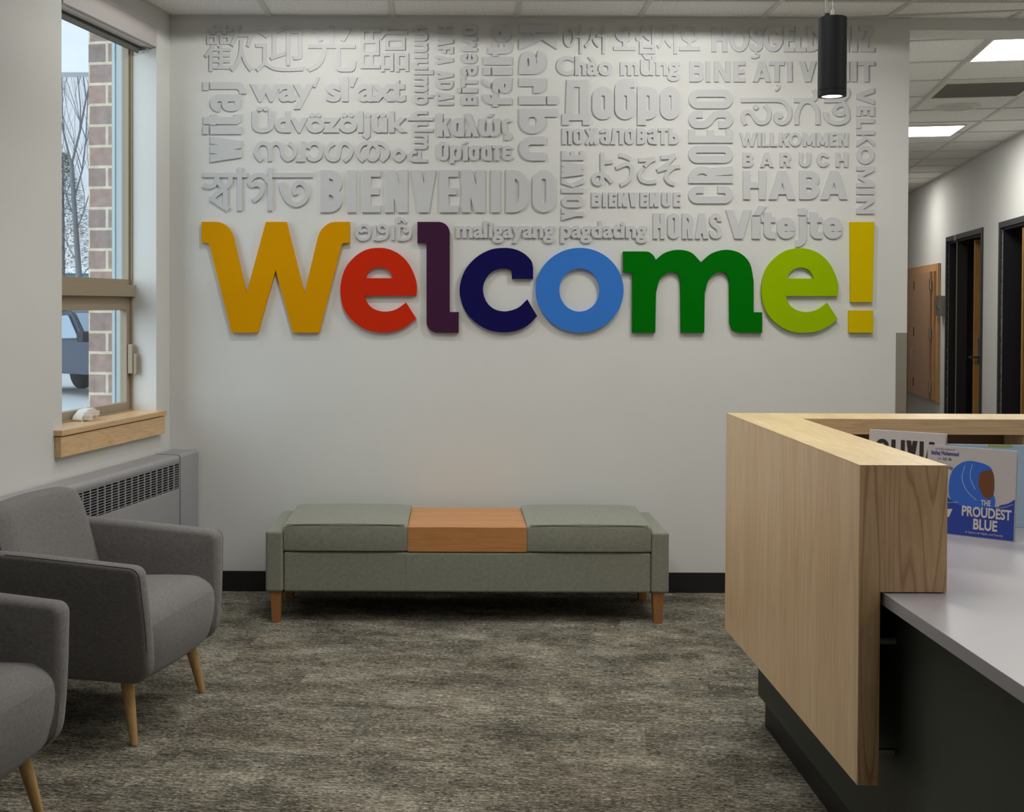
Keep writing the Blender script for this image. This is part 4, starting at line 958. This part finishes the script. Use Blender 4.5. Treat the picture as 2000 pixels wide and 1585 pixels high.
wt = MB().box(.982, 2.05, 1.45, 4.085, .712, .7415); tag(wt.build('worktop', 'worktop', bevel=.0015), 'pale grey laminate worktop running toward the camera beside the maple counter', 'worktop')
rc_(MB().box(1.027, 1.977, 1.52, 4.1, .093, .708), 'base', 'green', bevel=.001)
rc_(MB().box(1.041, 1.967, 1.53, 4.06, 0, .092), 'toe_kick', 'kick')
# ================================================================== BOOKS ON THE WORKTOP
def txt(name, body, size, mat, par, M4, th=.0002, bold=0.0, fit=None):
    """flat printed lettering lying on a cover"""
    pen = 0; mb = MB()
    for c in body:
        L, adv = glyph(c)
        if L:
            ov, of = union(bolden([[Vector((p.x + pen, p.y)) * 100 for p in l] for l in L], bold * 100)); mb.add([(v.x / 100, v.y / 100, 0) for v in ov], of)
        pen += adv
    k = size; kx = size if fit is None else fit / pen
    mb.v = [M4 @ Vector((p.x * kx, p.y * k, th)) for p in mb.v]
    return mb.build(name, mat, par, fix=False)
def book(loc, rz, tilt, w_, h, t, cover, label, open_=0):
    b = thing('book', loc, label, 'book', rz=rz); b.rotation_euler = (tilt, 0, rz)
    MB().box(0, w_, 0, .0022, 0, h).build('front_cover', cover, b, bevel=.0006)
    bk = MB().box(0, w_, t, t + .0022, 0, h).build('back_cover', cover, b, bevel=.0006)
    MB().box(-.0015, .001, 0, t + .0022, 0, h).build('spine', cover, b, bevel=.0005)
    MB().box(.001, w_ - .004, .0024, t - .0002, .004, h - .004).build('pages', 'paper', b)
    return b
# blue picture book
cw = plain('book_cover_white', 'b7b3b5', .35)
cb = plain('book_print_blue', '1f3f9c', .35); cb2 = plain('book_print_bright_blue', '2a63c4', .35); cbr = plain('book_print_brown', '6b4127', .4); cwh = plain('book_print_white', 'c9c6c6', .4); cdk = plain('book_print_dark', '26262e', .4); cink = plain('book_print_ink', '2c3c8e', .4)
rz1 = math.atan2(-.118, .143)
b1 = book((1.372, 3.557, .7418), rz1, math.radians(-5), .243, .252, .010, cw, 'white and blue picture book with a painted headscarf standing on the grey worktop')
FR = Matrix.Rotation(math.pi / 2, 4, 'X')                # local xy -> cover plane (x right, z up), facing -y
def on_cover(x, z, lift=.0003): return Matrix.Translation((x, -lift, z)) @ FR
def art(name, poly, mat, lift):
    P = [Vector(p) for p in poly]; mb = MB(); T_ = tessellate_polygon([[Vector((p.x, p.y, 0)) for p in P]]); mb.add([(p.x, -lift, p.y) for p in P], T_); return mb.build(name, mat, b1, fix=False)
# generic sea and a plain headscarf shape, no known drawing
sea = [(.0012, .002), (.2415, .002), (.2415, .118)] + [tuple(p) for p in smooth([(.2415, .118), (.225, .105), (.205, .098), (.19, .092), (.12, .10), (.075, .098), (.055, .112), (.035, .122), (.012, .113), (.0012, .116)], n=6)]
art('cover_sea', sea, cb, .0003)
art('cover_scarf', smooth([(.070, .100), (.062, .140), (.072, .185), (.105, .212), (.145, .212), (.178, .196), (.176, .150), (.190, .110), (.180, .085), (.12, .080)], True, 6), cb2, .0004)
art('cover_face', smooth([(.150, .185), (.178, .192), (.186, .160), (.184, .125), (.168, .112), (.150, .130), (.143, .160)], True, 6), cbr, .0005)
for q in ([(.105, .200), (.098, .165), (.112, .130), (.140, .105)], [(.125, .205), (.120, .170), (.135, .135)], [(.01, .10), (.05, .09), (.09, .095)], [(.19, .088), (.215, .093), (.238, .104)]):
    P = ribbon(smooth(q, n=6), .0011); mb = MB()
    for t_ in P: mb.add([(p.x, -.0007, p.y) for p in t_], [(0, 1, 2)])
    mb.build('cover_line', cwh, b1, fix=False)
art('cover_boat', [(.02, .066), (.075, .074), (.066, .050), (.03, .046)], cwh, .0006)
txt('lettering', 'THE', .0215, cwh, b1, on_cover(.152, .0925, .0008), bold=.03, fit=.0265)
txt('lettering', 'PROUDEST', .0385, cwh, b1, on_cover(.100, .059, .0008), bold=.03, fit=.134)
txt('lettering', 'BLUE', .0405, cwh, b1, on_cover(.132, .024, .0008), bold=.03, fit=.066)
txt('lettering', 'A Story of Hijab and Family', .0085, cwh, b1, on_cover(.112, .0105, .0008), fit=.102)
txt('lettering', 'OLYMPIC MEDALIST', .0055, cdk, b1, on_cover(.021, .240, .0004), fit=.056)
txt('lettering', 'Ibtihaj Muhammad', .0155, cink, b1, on_cover(.009, .2255, .0004), bold=.03, fit=.078)
txt('lettering', 'with', .0075, cdk, b1, on_cover(.028, .212, .0004), fit=.011)
txt('lettering', 'S.K. Ali', .011, cdk, b1, on_cover(.043, .211, .0004), bold=.02, fit=.024)
txt('lettering', 'Aly', .0125, cdk, b1, on_cover(.0585, .186, .0004), bold=.02, fit=.0135)
# white book with heavy black title
rz2 = math.atan2(-.13, .178)
b2 = book((1.272, 3.755, .7418), rz2, math.radians(-3), .222, .276, .020, plain('book_cover_offwhite', 'c4c1c2', .4), 'taller white book with heavy black title behind the maple ledge')
MB().box(-.0022, -.0014, 0, .022, 0, .276).build('spine_strip', plain('spine_red', 'b04a30', .5), b2)
pb = plain('book_print_black', '2f2d2c', .45)
def ptitle(spec, z0, H, s):
    mb = MB()
    for c, a, b in spec:
        ov, of = union([tuple(Vector((p.x, p.y)) * 1000 for p in t) for t in cap(c, b - a, H, s)]); mb.add([(a + v.x / 1000, -.0005, z0 + v.y / 1000) for v in ov], of)
    mb.build('lettering', pb, b2, fix=False)
ptitle([('O', .020, .058), ('L', .066, .088), ('I', .094, .106), ('V', .110, .143), ('I', .149, .161), ('A', .165, .203)], .188, .062, .0125)
# pale blue book lying back behind the blue one
b3 = book((1.465, 3.655, .7418), math.radians(-6), math.radians(-4), .30, .243, .012, plain('book_cover_pale_blue', '9fb6cc', .4), 'pale blue book with a green top edge, mostly hidden behind the picture book')
MB().box(.13, .20, -.0006, .0002, .236, .243).build('cover_band', plain('book_band_green', '9aa63c', .45), b3)
b4 = book((1.815, 3.76, .7418), math.radians(-35), math.radians(-3), .20, .262, .012, plain('book_cover_cream', 'c9c6b4', .4), 'cream book with a yellow spine at the right edge of the picture')
MB().box(-.004, -.0016, 0, .014, .0, .20).build('spine_strip', plain('spine_yellow', 'b9a12e', .5), b4)
# ================================================================== PENDANT LAMP
pdx = thing('pendant_lamp', (1.043, 3.40, ZC), 'black cylinder pendant lamp hanging in front of the lettering', 'pendant lamp')
zt, zb = 2.188 - ZC, 1.972 - ZC; R_ = .0385
MB().lathe([(.003, zt + .001), (R_ - .002, zt + .001), (R_, zt - .001), (R_, zb + .018), (R_ - .0008, zb + .0172), (R_ - .0008, zb + .0164), (R_, zb + .0156), (R_, zb + .001), (R_ - .001, zb), (.0275, zb), (.0275, zb + .004), (.003, zb + .004)], seg=48).build('housing', 'pend', pdx, smooth=True)
MB().lathe([(.001, zb + .0015), (.0272, zb + .0015), (.0272, zb + .0035), (.001, zb + .0035)], seg=40).build('lens', 'led', pdx)
MB().lathe([(.002, zt), (.006, zt), (.0075, zt + .006), (.0055, zt + .012), (.002, zt + .012)], (-.017, -.005, 0), seg=20).build('cord_grip', 'pend', pdx, smooth=True)
MB().tube([(-.017, -.005, zt + .01), (-.020, -.005, zt + .05), (-.024, -.004, zt + .2), (-.010, 0, -.03), (-.008, 0, -.004)], .0036, 10).build('cord', 'steel_dark', pdx, smooth=True)
MB().tube([(0, 0, zt), (0, 0, zt + .022)], .0042, 12).build('cable_clamp', 'steel', pdx, smooth=True)
MB().tube([(0, 0, zt + .02), (0, 0, -.004)], .0008, 6).build('suspension_wire', 'steel', pdx)
MB().lathe([(.003, -.022), (.045, -.022), (.05, -.018), (.05, -.001), (.003, -.001)], seg=32).build('canopy', 'pend', pdx, smooth=True)
spot('pendant_bulb', (1.043, 3.40, 1.968), 5, 90, .5, (1, .92, .70), .025)
# ================================================================== CORRIDOR
def rwt(name, s, label, cat, z=0): return thing(name, RW(s, 0, z), label, cat)
def rrel(mb, name, mat, par, **k):
    mb.v = [p - par.location for p in mb.v]; ob = mb.build(name, mat, par, **k); return ob
rwf = lambda s, w_, z: RW(s, w_, z)
# doors: black frames with deep jambs, wooden leaves set back
for i, (s0, s1, lab) in enumerate(((D1a, D1b, 'black framed corridor door with a sidelight, farther down the hall'), (D2a, D2b, 'black framed corridor door at the right edge of the picture'))):
    d = bpy.data.objects.new('door_%d' % (i + 1), None); COL.objects.link(d); d.location = RW(s0, 0, 0); tag(d, lab, kind='structure')
    mb = MB(); f = .05
    mb.box(s0 - f, s0, -.014, .012, 0, DZ + f, rwf); mb.box(s1, s1 + f, -.014, .012, 0, DZ + f, rwf); mb.box(s0, s1, -.014, .012, DZ, DZ + f, rwf); rrel(mb, 'frame', 'frame_face', d, bevel=.002)
    mb = MB(); mb.box(s0, s0 + .02, .012, .319, 0, DZ, rwf); mb.box(s1 - .02, s1, .012, .319, 0, DZ, rwf); mb.box(s0, s1, .012, .319, DZ - .02, DZ, rwf); rrel(mb, 'jamb', 'doorblack', d)
    e = s1 - .02
    if i == 0:
        ms = 2.55; rrel(MB().box(ms - .02, ms + .02, .004, .10, 0, DZ - .02, rwf), 'mullion', 'doorblack', d); rrel(MB().box(ms - .024, ms - .016, -.004, .004, 0, DZ - .02, rwf), 'mullion_glint', 'steel', d)  # steel strip added for the bright reflection along the mullion edge
        rrel(MB().box(ms - .05, ms + .03, -.022, -.0145, DZ - .01, DZ + .045, rwf), 'bracket', 'steel', d)
    sl0 = 1.98 if i == 0 else .10
    w0 = .055 if i == 0 else .03
    lf = rrel(MB().box(sl0, sl0 + .045, w0, .95, .01, DZ - .03, rwf), 'leaf', 'doorwood', d, bevel=.002)
    if i == 0:
        mb = MB(); mb.tube([RW(sl0, .11, .93), RW(sl0 - .06, .11, .93)], .012, 10); mb.tube([RW(sl0 - .055, .125, .93), RW(sl0 - .055, .00, .93)], .011, 10); h_ = rrel(mb, 'lever_handle', 'chrome', d, smooth=True)
        rrel(MB().box(sl0 - .006, sl0 - .0005, .085, .135, .86, 1.12, rwf), 'lock_plate', 'steel', d, bevel=.002)
        rrel(MB().box(sl0 - .04, sl0 - .0005, .12, .20, DZ - .14, DZ - .07, rwf), 'door_closer', 'steel', d, bevel=.004)
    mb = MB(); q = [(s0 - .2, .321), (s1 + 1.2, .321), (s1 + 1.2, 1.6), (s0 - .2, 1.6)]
    mb.add([RW(*p, 0) for p in q] + [RW(*p, ZC) for p in q], [(1, 2, 6, 5), (2, 3, 7, 6), (3, 0, 4, 7), (4, 5, 6, 7)]); struct(mb.build('wall_dark_room', 'dark', fix=False))  # closed box painted near black for unlit rooms, shutting out sky light
# wall cabinet with folding doors
cb_ = rwt('wall_cabinet', 3.34, 'wooden wall cabinet with hinged folding doors in the corridor', 'cabinet', .385)
s0, s1, z0, z1 = 3.34, 6.0, .385, 1.868
mb = MB(); mb.box(s0, s0 + .10, -.03, 0, z0, z1, rwf); mb.box(s0 + .1, s1, -.03, 0, z1 - .08, z1, rwf); mb.box(s0 + .1, s1, -.03, 0, z0, z0 + .02, rwf); rrel(mb, 'frame', 'cabframe', cb_, bevel=.003)
ws = [(s0 + .20, 4.52), (4.525, 5.35), (5.355, 6.0)]
for i, (a, b) in enumerate(ws):
    dr = rrel(MB().box(a, b, -.075, -.045, z0 + .02, z1 - .085, rwf), 'door', 'cabwood', cb_, bevel=.002)
    for zz in (z0 + .16, 1.12, z1 - .22):
        hg = MB().box(a - .05, a + .03, -.079, -.070, zz - .06, zz + .06, rwf) if i == 0 else MB().box(a - .02, a + .02, -.078, -.074, zz - .05, zz + .05, rwf)
        hg.v = [p - cb_.location for p in hg.v]; hg.build('hinge', 'steel' if i == 0 else 'dark', dr)
    if i < 2:
        hp = MB().tube([RW(b - .1, -.075, .80), RW(b - .1, -.11, .81), RW(b - .1, -.11, .93), RW(b - .1, -.075, .94)], .007, 8); hp.v = [p - cb_.location for p in hp.v]; hp.build('handle', 'steel', dr, smooth=True)
rrel(MB().box(s0 + .105, s0 + .16, -.055, -.03, z0 + .02, z1 - .085, rwf), 'stile', 'cabframe', cb_)
rrel(MB().box(s0 + .16, s1, -.044, -.001, z0 + .02, z1 - .085, rwf), 'carcass', 'cabframe', cb_)
# card reader / thermostat
cr = rwt('wall_box', 3.12, 'small dark metal wall box with a silver slot between cabinet and door', 'wall box', 1.31)
rrel(MB().box(3.055, 3.27, -.06, 0, 1.31, 1.52, rwf), 'housing', 'steel_dark', cr, bevel=.004)
rrel(MB().box(3.12, 3.22, -.065, -.06, 1.395, 1.415, rwf), 'slot', 'chrome', cr)
# steel corner guard on the end of the greeting wall
gd = MB(); gd.box(2.152, XE + .003, YW - .003, YW - .0005, .1, 1.27); gd.box(XE + .0005, XE + .003, YW - .003, YW + .05, .1, 1.27)
tag(gd.build('corner_guard', 'steel_dark'), 'dull steel corner guard on the right end of the greeting wall', 'corner guard')
# ceiling fittings of the corridor
def cbox(s0, s1, w0, w1, z0, z1): return MB().box(s0, s1, w0, w1, z0, z1, rwf)
for (s0, w0, lab) in ((-3.60, -1.025, 'lit square ceiling panel nearest the header in the corridor'), (-.448, -1.11, 'lit square ceiling panel farther down the corridor')):
    p = thing('ceiling_light', RW(s0 + .3, w0 + .3, ZC), lab, 'ceiling light', 'square light panels in the corridor ceiling')
    mb = MB()
    for a in ((s0, s0 + .012, w0, w0 + .596), (s0 + .584, s0 + .596, w0, w0 + .596), (s0 + .012, s0 + .584, w0, w0 + .012), (s0 + .012, s0 + .584, w0 + .584, w0 + .596)): mb.box(*a, ZC - .012, ZC - .0005, rwf)
    rrel(mb, 'frame', 'white_pl', p); rrel(cbox(s0 + .012, s0 + .584, w0 + .012, w0 + .584, ZC - .009, ZC - .003), 'diffuser', 'panel', p)
area('corridor_light_a', RW(-3.3, -.73, ZC - .02), .55, .55, 13, (1, .97, .91), (0, 0, ROTZ)); area('corridor_light_b', RW(-.15, -.81, ZC - .02), .55, .55, 18, (1, .97, .91), (0, 0, ROTZ)); area('corridor_fill_c', RW(3.6, -.75, ZC - .02), .55, .55, 18, (1, .97, .91), (0, 0, ROTZ))  # third lamp has no panel: out of view, added to brighten the corridor
vg = thing('air_grille', RW(-2.03, -.75, ZC), 'dark square return air grille in the corridor ceiling', 'air grille')
mb = MB(); a0, a1, c0, c1 = -2.335, -1.745, -1.035, -.445
for a in ((a0, a0 + .03, c0, c1), (a1 - .02, a1, c0, c1), (a0 + .03, a1 - .02, c0, c0 + .03), (a0 + .03, a1 - .02, c1 - .03, c1)): mb.box(*a, ZC - .012, ZC - .0005, rwf)
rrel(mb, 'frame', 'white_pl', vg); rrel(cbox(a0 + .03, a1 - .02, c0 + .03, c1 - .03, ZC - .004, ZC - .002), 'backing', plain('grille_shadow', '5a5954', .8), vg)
mb = MB()
for i in range(26): mb.box(a0 + .035 + i * .0208, a0 + .039 + i * .0208, c0 + .03, c1 - .03, ZC - .011, ZC - .0045, rwf)
rrel(mb, 'blades', plain('grille_blade', '85837c', .6), vg)
sp = thing('ceiling_speaker', RW(-1.33, -.76, ZC), 'round white ceiling speaker between the air grille and the far light panel', 'ceiling speaker')
MB().lathe([(.002, -.012), (.10, -.012), (.105, -.018), (.15, -.012), (.155, -.001), (.002, -.001)], seg=48).build('bezel', 'white_pl', sp, smooth=True)
MB().lathe([(.001, -.015), (.10, -.015), (.10, -.0125), (.001, -.0125)], seg=40).build('grille', 'grid', sp)
